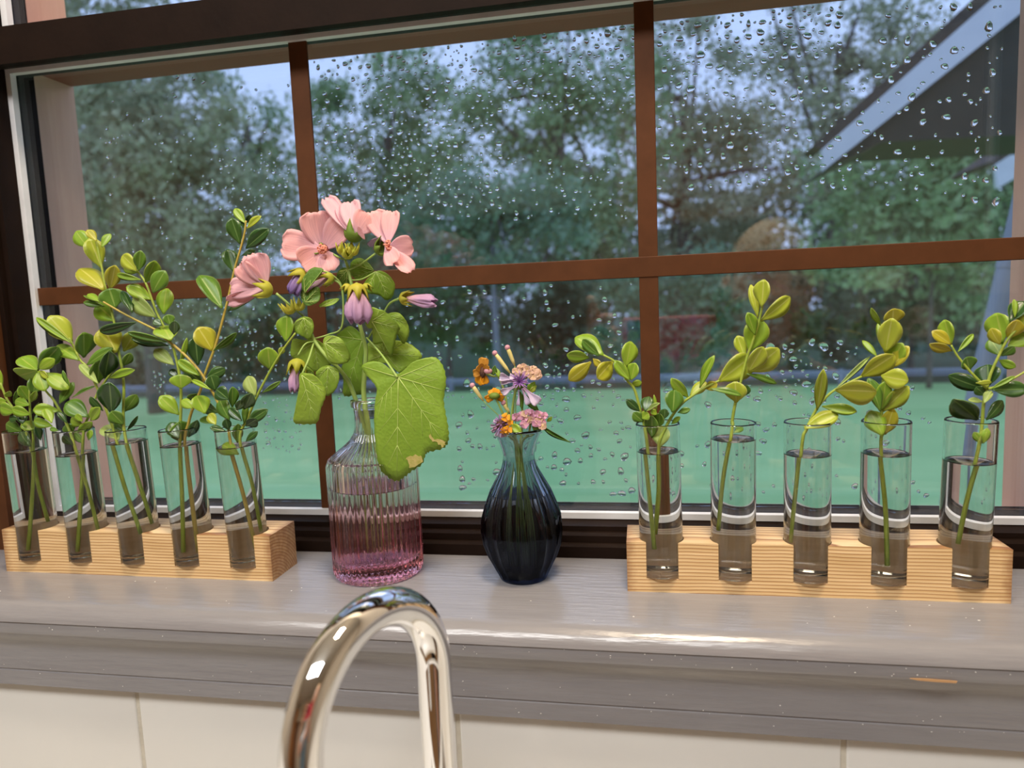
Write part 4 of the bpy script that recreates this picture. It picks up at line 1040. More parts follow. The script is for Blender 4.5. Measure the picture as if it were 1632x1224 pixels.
def traced_leaf(parent, f, cx, cy, outline, y0, sx=0., sy=0., dome=.006, matk='mleaf', name='leaf', nv=7):
    """palmate leaf from its traced outline; depth tilts by sx, sy (metres per px), domed, with raised veins"""
    c = fx(f, cx, cy)
    pts = [fx(f, *p) for p in outline]
    # smooth the outline
    n = len(pts); dense = []
    for i in range(n):
        a, b_, c_, d_ = pts[i - 1], pts[i], pts[(i + 1) % n], pts[(i + 2) % n]
        for k in range(4):
            t = k / 4
            dense.append(tuple(.5 * (2 * b_[q] + (c_[q] - a[q]) * t + (2 * a[q] - 5 * b_[q] + 4 * c_[q] - d_[q]) * t * t + (-a[q] + 3 * b_[q] - 3 * c_[q] + d_[q]) * t ** 3) for q in (0, 1)))
    m_ = len(dense)
    dist = [math.hypot(p[0] - c[0], p[1] - c[1]) for p in dense]
    R_ = max(dist)
    def depth(px, py, rel, ang):
        return y0 + sx * (px - c[0]) + sy * (py - c[1]) + dome * rel * rel - .0012 * math.cos(nv * ang) * rel
    rings = [0, .18, .36, .55, .74, .9, 1.0]
    V = []; F = []
    V.append(W(c[0], c[1], y0))
    for ri, r in enumerate(rings[1:]):
        for k, p in enumerate(dense):
            s_ = r * (1 + (.018 if (r == 1.0 and k % 2) else 0))
            px = c[0] + (p[0] - c[0]) * s_; py = c[1] + (p[1] - c[1]) * s_
            ang = math.atan2(p[1] - c[1], p[0] - c[0])
            V.append(W(px, py, depth(px, py, r * dist[k] / R_, ang)))
    for k in range(m_): F.append((0, 1 + k, 1 + (k + 1) % m_))
    for ri in range(len(rings) - 2):
        for k in range(m_):
            a = 1 + ri * m_ + k; b2 = 1 + ri * m_ + (k + 1) % m_
            F.append((a, a + m_, b2 + m_, b2))
    o = meshobj(name, V, F, M[matk], parent, None, True, True)
    md = o.modifiers.new('thickness', 'SOLIDIFY'); md.thickness = .00035; md.offset = 0
    # veins to the farthest lobes
    ve = MB()
    loc_max = sorted(range(m_), key=lambda k: -dist[k])
    used = []
    for k in loc_max:
        an = math.atan2(dense[k][1] - c[1], dense[k][0] - c[0])
        if all(abs((an - u + math.pi) % (2 * math.pi) - math.pi) > .62 for u in used) and dist[k] > R_ * .35 and len(used) < 7:
            used.append(an)
            pl = []
            for j in range(7):
                r = j / 6 * .95
                px = c[0] + (dense[k][0] - c[0]) * r; py = c[1] + (dense[k][1] - c[1]) * r
                q = W(px, py, depth(px, py, r * dist[k] / R_, an))
                pl.append(q + (CAM - q).normalized() * .0003)
            ve.tube(pl, [.00042 * (1 - .7 * j / 6) for j in range(7)], 5)
            for r0_ in (.30, .48, .66, .82):
                for sgn in (-1, 1):
                    sl = []
                    for j in range(4):
                        q_ = j / 3
                        rr_ = r0_ * dist[k] + q_ * .30 * R_ * math.cos(.75); off_ = q_ * .30 * R_ * math.sin(.75) * sgn * (1.15 - r0_)
                        px = c[0] + rr_ * math.cos(an) - off_ * math.sin(an); py = c[1] + rr_ * math.sin(an) + off_ * math.cos(an)
                        a2 = math.atan2(py - c[1], px - c[0]); rd = math.hypot(px - c[0], py - c[1])
                        kk = min(range(m_), key=lambda z_: abs((math.atan2(dense[z_][1] - c[1], dense[z_][0] - c[0]) - a2 + math.pi) % (2 * math.pi) - math.pi))
                        if rd > dist[kk] * .94: break
                        q = W(px, py, depth(px, py, rd / R_, a2)); sl.append(q + (CAM - q).normalized() * .00022)
                    if len(sl) > 2: ve.tube(sl, [.00022 * (1 - .2 * j) for j in range(len(sl))], 4)
    if ve.v: ve.build('veins', M['mvein'], o, smooth=True)
    return o


def mstem(parent, pts, r=.0011, mat='mstem', name='stem'):
    P = [W(*fx(f, x, y), d) for f, x, y, d in pts]
    cp = curve_pts(P, 6)
    return MB().tube(cp, [r * (.8 + .3 * i / len(cp)) for i in range(len(cp))], 8).build(name, M[mat], parent, smooth=True)


def calyx(parent, f, x, y, d, r, axis, mat='calyx', name='flower'):
    """cup of five pointed sepals opening along axis (world vector)"""
    c = W(*fx(f, x, y), d); ax = Vector(axis).normalized(); a = ax.orthogonal().normalized(); b_ = ax.cross(a)
    mb = MB()
    seg = 30; rows = []
    for i, (t, rr) in enumerate(((0, .12), (.10, .50), (.28, .80), (.45, .94), (.55, .98))):
        rows.append([c + ax * (t * r * 1.3) + (a * math.cos(2 * math.pi * k / seg) + b_ * math.sin(2 * math.pi * k / seg)) * r * rr * (1 - .22 * t * (1 - abs(((k % 6) - 3) / 3))) for k in range(seg)])
    tip = []
    for k in range(seg):
        q = 2 * math.pi * k / seg; s_ = abs(((k % 6) - 3) / 3)        # 0 between, 1 at the point
        tip.append(c + ax * r * 1.3 * (.50 + 1.05 * s_ ** 1.3) + (a * math.cos(q) + b_ * math.sin(q)) * r * (.80 + .42 * s_))
    rows.append(tip)
    V = [p for row in rows for p in row]; F = []
    for i in range(len(rows) - 1):
        for k in range(seg): F.append((i * seg + k, i * seg + (k + 1) % seg, (i + 1) * seg + (k + 1) % seg, (i + 1) * seg + k))
    F.append(tuple(range(seg))[::-1])
    o = meshobj(name, V, F, M[mat], parent, None, True, True)
    md = o.modifiers.new('thickness', 'SOLIDIFY'); md.thickness = .0006; md.offset = 0
    return o


def wilted(parent, f, x0, y0, x1, y1, w, d, mat):
    """crumpled hanging corolla, folds modelled"""
    A_ = W(*fx(f, x0, y0), d); B_ = W(*fx(f, x1, y1), d - .003)
    ax = B_ - A_; L_ = ax.length; ax.normalize(); a = ax.orthogonal().normalized(); b_ = ax.cross(a)
    hw = w / 6 * mpp(A_) / 2
    seg = 40; rows = []; ph = random.uniform(0, 6)
    prof_ = [(0, .30), (.12, .45), (.3, .72), (.5, .92), (.7, 1.0), (.86, .92), (1.0, .66)]
    me_v = []; uv_ = []
    for t, rr in prof_:
        for k in range(seg):
            q = 2 * math.pi * k / seg
            m_ = 1 + (.16 * math.sin(5 * q + ph + 2 * t) + .12 * math.sin(9 * q + 2 * ph - 3 * t) + .08 * math.sin(14 * q + 5 * t)) * (.3 + t)
            me_v.append(A_ + ax * (L_ * (t + .07 * t * math.sin(4 * q + ph))) + (a * math.cos(q) + b_ * math.sin(q) * .8) * hw * rr * m_); uv_.append((k / seg, t))
    F = []
    for i in range(len(prof_) - 1):
        for k in range(seg): F.append((i * seg + k, i * seg + (k + 1) % seg, (i + 1) * seg + (k + 1) % seg, (i + 1) * seg + k))
    o = meshobj('wilted_petals', me_v, F, M[mat], parent, None, True, False)
    ul = o.data.uv_layers.new(name='UVMap')
    for lp in o.data.loops: ul.data[lp.index].uv = uv_[lp.vertex_index]
    md = o.modifiers.new('thickness', 'SOLIDIFY'); md.thickness = .0003; md.offset = 0
    return o


def corolla(cal, f, petals, d0, mats):
    for i, (bx, by_, tx, ty, w, dy, roll) in enumerate(petals):
        put_blade('pet', mats[i % len(mats)] if not isinstance(mats, str) else mats, cal, fx(f, bx, by_), fx(f, tx, ty), w * 1.12 / 6, d0 - .0006 * i, dy, roll, yjit=.0004, name='petal', var=i % 4)


# right-hand branch: three upper blooms, big leaf
foot = PV + Vector((.006, -.002, .020))
br = tag(empty('mallow_branch', foot), 'mallow branch with open pink blooms and one huge leaf, right side of pink vase', 'flower branch')
yN = YM - .004
P = [foot, PV + Vector((.003, -.003, .09))] + [W(*fx(12, x, y), d) for x, y, d in ((905, 1200, YM - .002), (905, 950, yN), (920, 720, yN), (892, 585, yN), (855, 440, yN))] + [W(*fx(11, x, y), d) for x, y, d in ((795, 985, yN - .002), (755, 790, yN), (725, 690, yN))]
cp = curve_pts(P, 5); MB().tube(cp, [.0023 - .0012 * i / len(cp) for i in range(len(cp))], 10).build('stem', M['mstem'], br, smooth=True)
yF = YM - .014
mstem(br, [(11, 725, 690, yN), (11, 660, 660, yF), (11, 590, 620, yF + .006)], .0008)
cA = calyx(br, 11, 505, 590, yF + .012, .0062, (-.30, -1, .25), 'calyxg')
corolla(cA, 11, [(505, 585, 430, 222, 300, -.004, .1), (510, 580, 712, 320, 230, -.006, -.35), (505, 590, 555, 765, 215, -.010, .2), (500, 590, 285, 745, 265, -.012, -.1), (495, 585, 118, 535, 270, -.008, .15)], yF + .006, 'pink')
sc = MB(); cc = W(*fx(11, 492, 578), yF - .004)
sc.tube([W(*fx(11, 503, 590), yF + .006), cc], [.0012, .0014], 10)
for k in range(60):
    v_ = Vector((random.gauss(0, 1), random.gauss(0, 1) - .6, random.gauss(0, 1))).normalized()
    sc.ball(cc + v_ * .0034 + Vector((0, .0015, 0)), .00075, 6, 4)
sc.build('stamens', M['column'], cA, smooth=True)
MB().ball(W(*fx(11, 512, 588), yF + .0052), .0052, 14, 8, (1, .35, 1)).build('throat', M['throat'], cA, smooth=True)
# back-facing bloom at the top
mstem(br, [(11, 728, 690, yN), (11, 745, 610, yF), (11, 765, 520, yF - .002)], .0008)
cB = calyx(br, 11, 790, 510, yF - .004, .0072, (.12, .35, 1), 'calyxg')
corolla(cB, 11, [(800, 440, 545, 120, 150, .012, .3), (810, 430, 755, 108, 190, .008, -.2), (830, 440, 960, 250, 230, .004, .2), (800, 440, 690, 240, 130, .016, .2), (840, 430, 900, 420, 120, -.004, .3)], yF - .006, ['pinkpale', 'pinkpale', 'pink'])
# side-facing bloom at the right
mstem(br, [(11, 745, 790, yN), (11, 880, 720, yF + .004), (11, 1010, 625, yF)], .0008)
cC = calyx(br, 11, 1030, 600, yF + .002, .0062, (.9, -.5, .35), 'calyxg')
corolla(cC, 11, [(1120, 520, 985, 232, 210, .006, .2), (1135, 520, 1160, 205, 165, .004, -.3), (1140, 560, 1345, 560, 190, -.004, .2), (1150, 570, 1365, 850, 150, -.010, -.2), (1110, 545, 1210, 735, 160, -.012, .25), (1060, 470, 965, 585, 110, .012, .1)], yF, ['pink', 'pink', 'pink', 'pink', 'pink', 'lilac'])
sc = MB(); cc = W(*fx(11, 1135, 545), yF - .006)
for k in range(36):
    v_ = Vector((random.gauss(0, 1), random.gauss(0, 1) - .6, random.gauss(0, 1.4))).normalized()
    sc.ball(cc + Vector((v_.x * .0022, v_.y * .002, v_.z * .0038)), .0007, 6, 4)
sc.tube([W(*fx(11, 1090, 540), yF), cc], [.001, .0014], 8)
sc.build('stamens', M['column'], cC, smooth=True)
# yellow buds in the middle
for x, y, r in ((690, 610, .0042), (740, 650, .0050), (795, 620, .0046)):
    calyx(br, 11, x, y + 20, yF - .002, r, (random.uniform(-.4, .4), -.5, 1), 'calyx', 'bud')
# wilted blooms
c3 = calyx(br, 12, 830, 70, yF - .008, .0070, (.05, -.1, -1), 'calyx'); wilted(c3, 12, 835, 120, 850, 440, 235, yF - .009, 'wilt')
for dx in (-70, 70): calyx(br, 12, 830 + dx, 80, yF - .004, .0035, (dx / 100, -.2, -1), 'calyx', 'bud')
mstem(br, [(12, 855, 440, yN), (12, 840, 250, yF), (11, 830, 900, yF)], .0008)
mstem(br, [(12, 940, 600, yN), (12, 1090, 350, yF + .006), (12, 1150, 260, yF + .004), (12, 1235, 215, yF)], .0009)
c4_ = calyx(br, 12, 1245, 215, yF, .0050, (1, -.15, 0), 'calyx'); wilted(c4_, 12, 1310, 215, 1575, 250, 125, yF, 'wilt')
# leaves of the right branch
yLf = YM - .028
mstem(br, [(12, 925, 590, yN), (12, 1060, 740, yN - .010), (12, 1160, 880, yLf + .002), (12, 1220, 970, yLf - .001)], .0009)
traced_leaf(br, 13, 1108, 188, [(1085, 150), (960, 55), (850, 38), (762, 82), (800, 160), (850, 215), (905, 300), (888, 420), (880, 650), (905, 930), (935, 1050), (1000, 1125), (1095, 1172), (1170, 1130), (1240, 1075), (1335, 1010), (1368, 920), (1410, 893), (1530, 862), (1582, 800), (1585, 680), (1560, 540), (1540, 400), (1562, 230), (1540, 100), (1480, 10), (1400, -2), (1250, 42), (1150, 130)], yLf, .00002, -.00004, .010)
M['dry'] = paint('dry_leaf_edge', (0.38, 0.36, 0.07), (0.58, 0.46, 0.18), 0.8, 300, 0.3)
big = [o for o in br.children if o.name.startswith('leaf')][0]
for ol in ([(1170, 960), (1215, 945), (1270, 930), (1335, 950), (1338, 1000), (1270, 1040), (1225, 1060), (1215, 1010)], [(1400, 730), (1425, 740), (1450, 780), (1510, 790), (1568, 800), (1560, 840), (1530, 855), (1480, 810), (1420, 790)]):
    c_ = (sum(p[0] for p in ol) / len(ol), sum(p[1] for p in ol) / len(ol))
    def dl(p):
        q0 = fx(13, 1108, 188); q = fx(13, *p); rel = math.hypot(q[0] - q0[0], q[1] - q0[1]) / 164.0
        return W(q[0], q[1], yLf + .00002 * (q[0] - q0[0]) - .00004 * (q[1] - q0[1]) + .010 * rel * rel - .0012 * math.cos(7 * math.atan2(q[1] - q0[1], q[0] - q0[0])) * rel - .0009)
    ol2 = []
    for a_, b2_ in zip(ol, ol[1:] + ol[:1]):
        for t_ in (0, .33, .66): ol2.append((a_[0] + (b2_[0] - a_[0]) * t_ + random.uniform(-11, 11), a_[1] + (b2_[1] - a_[1]) * t_ + random.uniform(-9, 9)))
    po = [dl(p) for p in ol2]
    MB().prism(po, (0, .0004, 0)).build('dry_patch', M['dry'], big)
traced_leaf(br, 12, 1105, 742, [(940, 640), (1060, 620), (1190, 615), (1320, 640), (1445, 742), (1420, 830), (1300, 880), (1240, 925), (1130, 840), (1010, 830), (930, 820), (925, 720)], YM + .004, 0, -.00006, .006)
traced_leaf(br, 12, 975, 430, [(965, 305), (1040, 318), (1110, 345), (1235, 480), (1215, 560), (1190, 660), (1165, 775), (1120, 700), (1090, 640), (1000, 650), (990, 590), (1025, 490), (950, 500), (915, 440)], YM - .016, .00003, .0001, .006)
traced_leaf(br, 12, 1140, 392, [(1115, 372), (1220, 348), (1290, 410), (1330, 500), (1320, 590), (1275, 645), (1220, 560), (1190, 470)], YM - .006, .00008, 0, .005)
traced_leaf(br, 11, 1015, 798, [(1035, 788), (1110, 810), (1170, 870), (1197, 935), (1170, 1040), (1110, 1068), (1060, 1030), (1000, 1010), (920, 1005), (890, 960), (920, 880), (980, 830)], YM - .012, .00005, 0, .006)
traced_leaf(br, 11, 995, 790, [(985, 770), (930, 700), (860, 668), (785, 700), (770, 780), (800, 850), (880, 880), (960, 830)], YM - .002, .00003, .0001, .005)
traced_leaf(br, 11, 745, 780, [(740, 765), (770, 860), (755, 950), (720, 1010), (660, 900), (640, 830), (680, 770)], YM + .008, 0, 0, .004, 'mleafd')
mstem(br, [(11, 765, 880, yN), (11, 880, 870, YM - .010), (11, 1015, 800, YM - .012)], .0007)

# left-hand branch
foot = PV + Vector((-.004, .004, .022))
bl_ = tag(empty('mallow_branch', foot), 'mallow branch drooping left with a sideways pink bloom, left side of pink vase', 'flower branch')
yK = YM - .012
P = [foot, PV + Vector((-.001, .000, .095))] + [W(*fx(12, x, y), d) for x, y, d in ((800, 1120, YM + .001), (690, 920, YM - .006), (560, 790, yK), (430, 620, yK), (350, 430, yK), (300, 360, yK))]
cp = curve_pts(P, 5); MB().tube(cp, [.0021 - .0011 * i / len(cp) for i in range(len(cp))], 10).build('stem', M['mstem'], bl_, smooth=True)
mstem(bl_, [(12, 310, 375, yK), (12, 220, 300, yK - .006), (12, 60, 165, yK - .012)], .0009)
cD = calyx(bl_, 3, 1225, 800, yK - .014, .0066, (-1, -.2, .18), 'calyx')
corolla(cD, 3, [(1165, 745, 1030, 455, 230, -.006, .1), (1150, 760, 895, 560, 170, -.012, -.2), (1145, 775, 800, 770, 190, -.008, .1), (1130, 795, 840, 890, 120, .004, -.1), (1160, 750, 1000, 480, 150, .010, .2)], yK - .012, ['pinkpale', 'pink', 'pinkpale'])
c1_ = calyx(bl_, 11, 350, 800, yK - .008, .0062, (-.7, -.2, -.4), 'calyx'); wilted(c1_, 11, 300, 800, 225, 1005, 130, yK - .010, 'purple')
c2_ = calyx(bl_, 11, 610, 845, yK - .002, .0048, (-1, -.2, -.3), 'calyx'); wilted(c2_, 11, 560, 850, 365, 985, 75, yK - .003, 'lilac')
mstem(bl_, [(12, 420, 600, yK), (12, 560, 560, yK + .003), (12, 690, 480, yK), (11, 690, 960, yK), (11, 590, 860, yK)], .0008)
mstem(bl_, [(11, 700, 990, yK), (11, 665, 890, yK), (11, 540, 800, yK - .004), (11, 400, 800, yK - .006)], .0007)
c5_ = calyx(bl_, 12, 260, 790, yK - .010, .0066, (0, -.2, -1), 'calyx'); wilted(c5_, 12, 240, 880, 240, 1100, 115, yK - .011, 'wilt')
mstem(bl_, [(12, 425, 625, yK), (12, 340, 650, yK - .006), (12, 268, 760, yK - .010)], .0007)
calyx(bl_, 12, 215, 360, yK - .004, .0055, (-.3, -.3, 1), 'calyx', 'bud'); calyx(bl_, 12, 290, 330, yK - .004, .0045, (.1, -.3, 1), 'calyx', 'bud')
mstem(bl_, [(12, 420, 640, yK), (12, 370, 800, yK - .014), (12, 310, 940, yK - .018)], .0009)
traced_leaf(bl_, 13, 185, 168, [(165, 160), (240, 150), (305, 168), (390, 260), (412, 365), (370, 480), (335, 612), (240, 632), (108, 612), (140, 480), (165, 320)], yK - .020, .00003, .00002, .005)
traced_leaf(bl_, 12, 525, 638, [(515, 600), (580, 568), (680, 598), (740, 690), (770, 775), (725, 832), (610, 838), (555, 790), (520, 700)], yK - .012, .00004, 0, .004)
traced_leaf(bl_, 12, 425, 640, [(230, 600), (340, 615), (420, 600), (500, 640), (570, 720), (605, 800), (560, 862), (440, 915), (320, 830), (210, 770), (205, 680)], yK + .006, 0, 0, .005)
traced_leaf(bl_, 12, 558, 868, [(440, 925), (500, 870), (570, 855), (650, 900), (662, 985), (625, 1090), (540, 1145), (500, 1060), (460, 990)], yK - .002, 0, -.00004, .004)
traced_leaf(bl_, 12, 885, 610, [(640, 572), (700, 515), (770, 478), (850, 530), (905, 620), (895, 760), (880, 880), (860, 1000), (890, 1110), (780, 1142), (705, 1130), (705, 1000), (690, 860), (760, 770), (700, 650)], YM + .010, 0, 0, .005)
traced_leaf(bl_, 12, 325, 402, [(240, 440), (320, 388), (400, 412), (420, 500), (385, 605), (330, 585), (232, 520)], yK - .008, .00004, .00003, .003)
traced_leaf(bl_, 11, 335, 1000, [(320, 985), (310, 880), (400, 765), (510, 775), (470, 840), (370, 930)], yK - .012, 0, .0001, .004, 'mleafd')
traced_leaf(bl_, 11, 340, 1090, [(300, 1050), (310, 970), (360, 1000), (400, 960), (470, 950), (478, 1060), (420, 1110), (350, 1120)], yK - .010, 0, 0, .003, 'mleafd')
traced_leaf(bl_, 11, 480, 1135, [(470, 1125), (540, 1072), (660, 1055), (620, 1105), (540, 1130)], yK - .002, 0, 0, .002)
traced_leaf(bl_, 12, 300, 890, [(285, 870), (360, 865), (430, 940), (360, 945), (300, 935)], yK - .006, 0, 0, .002)

# ------------------------------------------------------------------ small bouquet in the blue vase
def s1(x, y): return (740 + x / 7.2, 540 + y / 7.2)
YV = BV.y
def vase_stem(label, cat, name, pts, foot_off, r=.0008, mat='mstem'):
    foot = BV + Vector(foot_off)
    t = tag(empty(name, foot), label, cat, 'cut flowers in the blue vase')
    P = [foot, BV + Vector((foot_off[0] * .25, foot_off[1] * .25, .097))] + [W(*s1(x, y), YV + d) for x, y, d in pts]
    cp = curve_pts(P, 6); MB().tube(cp, r, 7).build('stem', M[mat], t, smooth=True)
    return t
def sb(kind, mk, parent, b, t, w, d, dy=0., roll=None, name='petal', var=None):
    return put_blade(kind, mk, parent, s1(*b), s1(*t), w / 7.2, YV + d, dy, roll, .0003, name, var)

mg = vase_stem('amber coreopsis bloom turned sideways at the top left of the blue vase', 'flower', 'coreopsis_stem', [(520, 1100, -.004), (480, 700, -.004), (400, 450, -.006), (330, 430, -.006), (230, 390, -.008)], (.006, .004, .012))
hd = MB().ball(W(*s1(212, 385), YV - .010), .0034, 10, 6, (.7, 1, 1.3)).build('flower', M['brown'], mg, smooth=True)
for t, w, mk in (((235, 215), 120, 'amber'), ((150, 300), 110, 'amber'), ((100, 400), 100, 'amber'), ((140, 520), 110, 'orange'), ((225, 520), 100, 'orange'), ((280, 300), 80, 'amber')):
    sb('pet', mk, hd, (212, 385), t, w, -.0102, random.uniform(-.003, .002), None)
sb('lan', 'G', mg, (330, 420), (350, 300), 70, -.008, 0, .2, 'leaf'); sb('lan', 'L', mg, (400, 440), (370, 330), 60, -.008, 0, .2, 'leaf')
MB().ball(W(*s1(270, 370), YV - .011), .0022, 8, 6, (1.6, 1, 1)).build('bud', M['budtip'], mg, smooth=True)
m2 = vase_stem('orange coreopsis bloom seen from behind, low on the left of the blue vase', 'flower', 'coreopsis_stem', [(520, 1100, -.005), (440, 860, -.006), (390, 740, -.007), (350, 660, -.008)], (-.004, -.006, .014))
hd = MB().ball(W(*s1(345, 655), YV - .009), .0034, 10, 6, (1.3, 1, .8)).build('flower', M['calyxg'], m2, smooth=True)
for t, w in (((240, 705), 90), ((262, 630), 100), ((310, 585), 100), ((380, 572), 100), ((430, 610), 100), ((452, 685), 80), ((400, 690), 60), ((290, 690), 60)):
    sb('pet', 'orange', hd, (345, 650), t, w, -.009, random.uniform(.001, .004))
cf = vase_stem('lavender cornflower with pale trumpet florets in the middle of the blue vase', 'flower', 'cornflower_stem', [(545, 1050, -.006), (545, 860, -.007), (575, 650, -.008), (630, 520, -.010)], (.002, -.008, .012))
hd = MB().ball(W(*s1(630, 520), YV - .010), .0036, 10, 6, (1, 1, 1.2)).build('flower', M['calyxg'], cf, smooth=True)
for b_, t, w in (((590, 470), (405, 440), 100), ((590, 490), (420, 500), 70), ((590, 540), (432, 620), 95), ((680, 560), (850, 740), 130), ((625, 580), (625, 765), 40), ((660, 570), (740, 750), 70), ((610, 450), (520, 440), 70)):
    sb('tru', 'lav', hd, b_, t, w, -.012, -.002)
st_ = MB()
for k in range(34):
    a = random.uniform(0, 2 * math.pi); r = random.uniform(70, 135)
    st_.tube([W(*s1(635, 500), YV - .012), W(*s1(635 + r * .6 * math.cos(a), 480 + r * .6 * math.sin(a)), YV - .018), W(*s1(635 + r * math.cos(a), 465 + r * math.sin(a)), YV - .020)], [.0004, .0004, .00018], 5)
st_.build('stamens', M['violet'], hd, smooth=True)

def lantana(t, blobs, d, mats, core):
    hd = MB().ball(W(*s1(*core), YV + d + .003), .0036, 10, 6, (1.5, 1, .9)).build('flower', M['calyxg'], t, smooth=True)
    for i, (x, y, r) in enumerate(blobs):
        mk = mats[i % len(mats)]
        for k in range(4):
            a = k * math.pi / 2 + i
            sb('pet', mk, hd, (x, y), (x + r * math.cos(a), y + r * .9 * math.sin(a)), r * 1.35, d - .0015 - .0004 * (i % 4), random.uniform(-.001, .0015), random.uniform(-.3, .3), 'petal')
    return hd
l1 = vase_stem('peach lantana cluster at the top right of the blue vase', 'flower', 'lantana_stem', [(660, 1080, .002), (665, 800, .000), (690, 560, -.002), (720, 420, -.004)], (.007, .002, .010))
lantana(l1, [(590, 370, 42), (640, 330, 38), (680, 320, 40), (720, 345, 42), (770, 350, 40), (800, 340, 36), (700, 390, 42), (750, 400, 48), (820, 390, 60), (840, 420, 55), (620, 400, 40), (790, 430, 50)], -.006, ['peach'], (710, 400))
sb('lan', 'L', l1, (740, 610), (810, 490), 110, -.003, 0, .1, 'leaf'); sb('lan', 'Y', l1, (750, 620), (830, 540), 60, -.004, 0, .1, 'leaf')
sb('lan', 'G', l1, (690, 640), (860, 850), 90, -.001, 0, .2, 'leaf'); sb('lan', 'G', l1, (640, 600), (660, 800), 70, -.002, .002, .1, 'leaf')
l2 = vase_stem('rose-pink lantana cluster low on the right over the blue vase rim', 'flower', 'lantana_stem', [(740, 1080, -.004), (760, 960, -.006)], (.009, -.004, .012))
lantana(l2, [(600, 900, 55), (650, 880, 50), (690, 860, 40), (730, 840, 40), (770, 850, 42), (690, 910, 42), (750, 930, 52), (690, 980, 52), (800, 910, 50), (830, 860, 42), (860, 910, 50), (830, 970, 50), (890, 960, 52), (870, 870, 42), (900, 1000, 46), (920, 880, 40)], -.009, ['rose', 'rose', 'peach', 'rose'], (760, 930))
sb('lan', 'L', l2, (950, 950), (1010, 890), 50, -.006, 0, .2, 'leaf'); sb('lan', 'L', l2, (545, 975), (655, 1105), 110, -.012, -.003, .1, 'leaf')
sb('lan', 'G', l2, (780, 1000), (870, 1060), 70, -.006, 0, .2, 'leaf')
dh = vase_stem('faded purple and orange seed head at the left rim of the blue vase', 'flower', 'seed_head_stem', [(500, 1090, -.008), (440, 1000, -.011)], (-.008, -.002, .012))
hd = MB().ball(W(*s1(430, 980), YV - .012), .0050, 12, 7, (1, 1, .9)).build('flower', M['brown'], dh, smooth=True)
sp_ = MB()
for k in range(70):
    v_ = Vector((random.gauss(0, 1), random.gauss(0, 1) - .5, random.gauss(0, 1))).normalized(); c = W(*s1(430, 980), YV - .012)
    sp_.tube([c + v_ * .004, c + v_ * random.uniform(.0065, .0085)], [.00035, .00015], 5)
sp_.build('bristles', M['violet'], hd)
for t, w, mk in (((300, 1000), 40, 'lav'), ((310, 1060), 40, 'lav'), ((340, 930), 40, 'lav'), ((350, 1110), 40, 'lav'), ((400, 1130), 40, 'lav'), ((440, 1130), 40, 'rose'), ((330, 1030), 30, 'rose'), ((480, 1120), 40, 'peach')):
    sb('tru', mk, hd, (420, 990), t, w, -.014, -.001)
for x, y, r, mk in ((475, 900, 48, 'orange'), (450, 1055, 40, 'orange'), (500, 1045, 50, 'orange'), (525, 960, 34, 'orange')):
    for k in range(3): sb('pet', mk, hd, (x, y), (x + r * math.cos(k * 2.1), y + r * math.sin(k * 2.1)), r * 1.5, -.017, 0)
for i, (bx, by_, tx, ty, lab) in enumerate(((530, 400, 350, 165, 'cream bud leaning left above the cornflower'), (580, 310, 495, 100, 'tallest cream bud with a mauve tip, upright above the peach lantana'), (220, 715, 92, 535, 'cream bud at the far left on a thin wiry stem'), (520, 860, 450, 735, 'short cream bud below the orange coreopsis'))):
    mids = {0: [(560, 1080, 0), (575, 600, -.003)], 1: [(590, 1080, .002), (590, 600, .001)], 2: [(520, 1060, -.003), (430, 920, -.004)], 3: [(545, 1080, -.002)]}[i]
    t = vase_stem(lab, 'flower', 'flower_bud', mids + [(bx, by_, -.003)], (random.uniform(-.006, .006), random.uniform(-.004, .006), .012), .0004)
    A_, B_ = W(*s1(bx, by_), YV - .003), W(*s1(tx, ty), YV - .004)
    MB().tube([A_, A_.lerp(B_, .3), A_.lerp(B_, .75), B_], [.0005, .0014, .0017, .0013], 8).build('bud', M['bud'], t, smooth=True)
    MB().ball(B_, .0021, 8, 6).build('tip', M['budtip'], t, smooth=True)
gbl = vase_stem('narrow green leaf hanging off the right rim of the blue vase', 'leaf', 'grass_blade', [(800, 1080, -.003), (880, 1000, -.006)], (.004, .006, .012), .0005)
sb('lan', 'G', gbl, (870, 990), (1225, 1195), 55, -.006, -.006, .3, 'leaf')

# ------------------------------------------------------------------ the kitchen behind the viewer (seen mirrored in the panes and the chrome)
M['skin'] = paint('skin', (0.56, 0.30, 0.20), (0.62, 0.35, 0.24), 0.5, 40, 0.05)
M['hair'] = paint('short_fair_hair', (0.30, 0.19, 0.10), (0.40, 0.27, 0.15), 0.7, 90, 0.3)
M['shirt'] = paint('blue_grey_shirt', (0.16, 0.24, 0.30), (0.20, 0.29, 0.36), 0.9, 30, 0.2)
M['trouser'] = paint('dark_trousers', (0.04, 0.04, 0.05), (0.06, 0.06, 0.07), 0.9, 30, 0.2)
M['redcase'] = paint('red_phone_case', (0.50, 0.03, 0.05), (0.58, 0.04, 0.07), 0.35, 20, 0.0)
M['black'] = paint('black_glass', (0.008, 0.008, 0.01), (0.012, 0.012, 0.014), 0.1, 20, 0.0)
M['fridge'] = paint('grey_enamel', (0.34, 0.34, 0.33), (0.38, 0.38, 0.37), 0.35, 10, 0.0)
M['paper'] = paint('white_paper', (0.72, 0.70, 0.64), (0.78, 0.76, 0.70), 0.9, 30, 0.0)
M['darkdoor'] = paint('walnut_door', (0.16, 0.07, 0.03), (0.22, 0.10, 0.045), 0.5, 6, 0.05, stretch=(8, 8, 1))


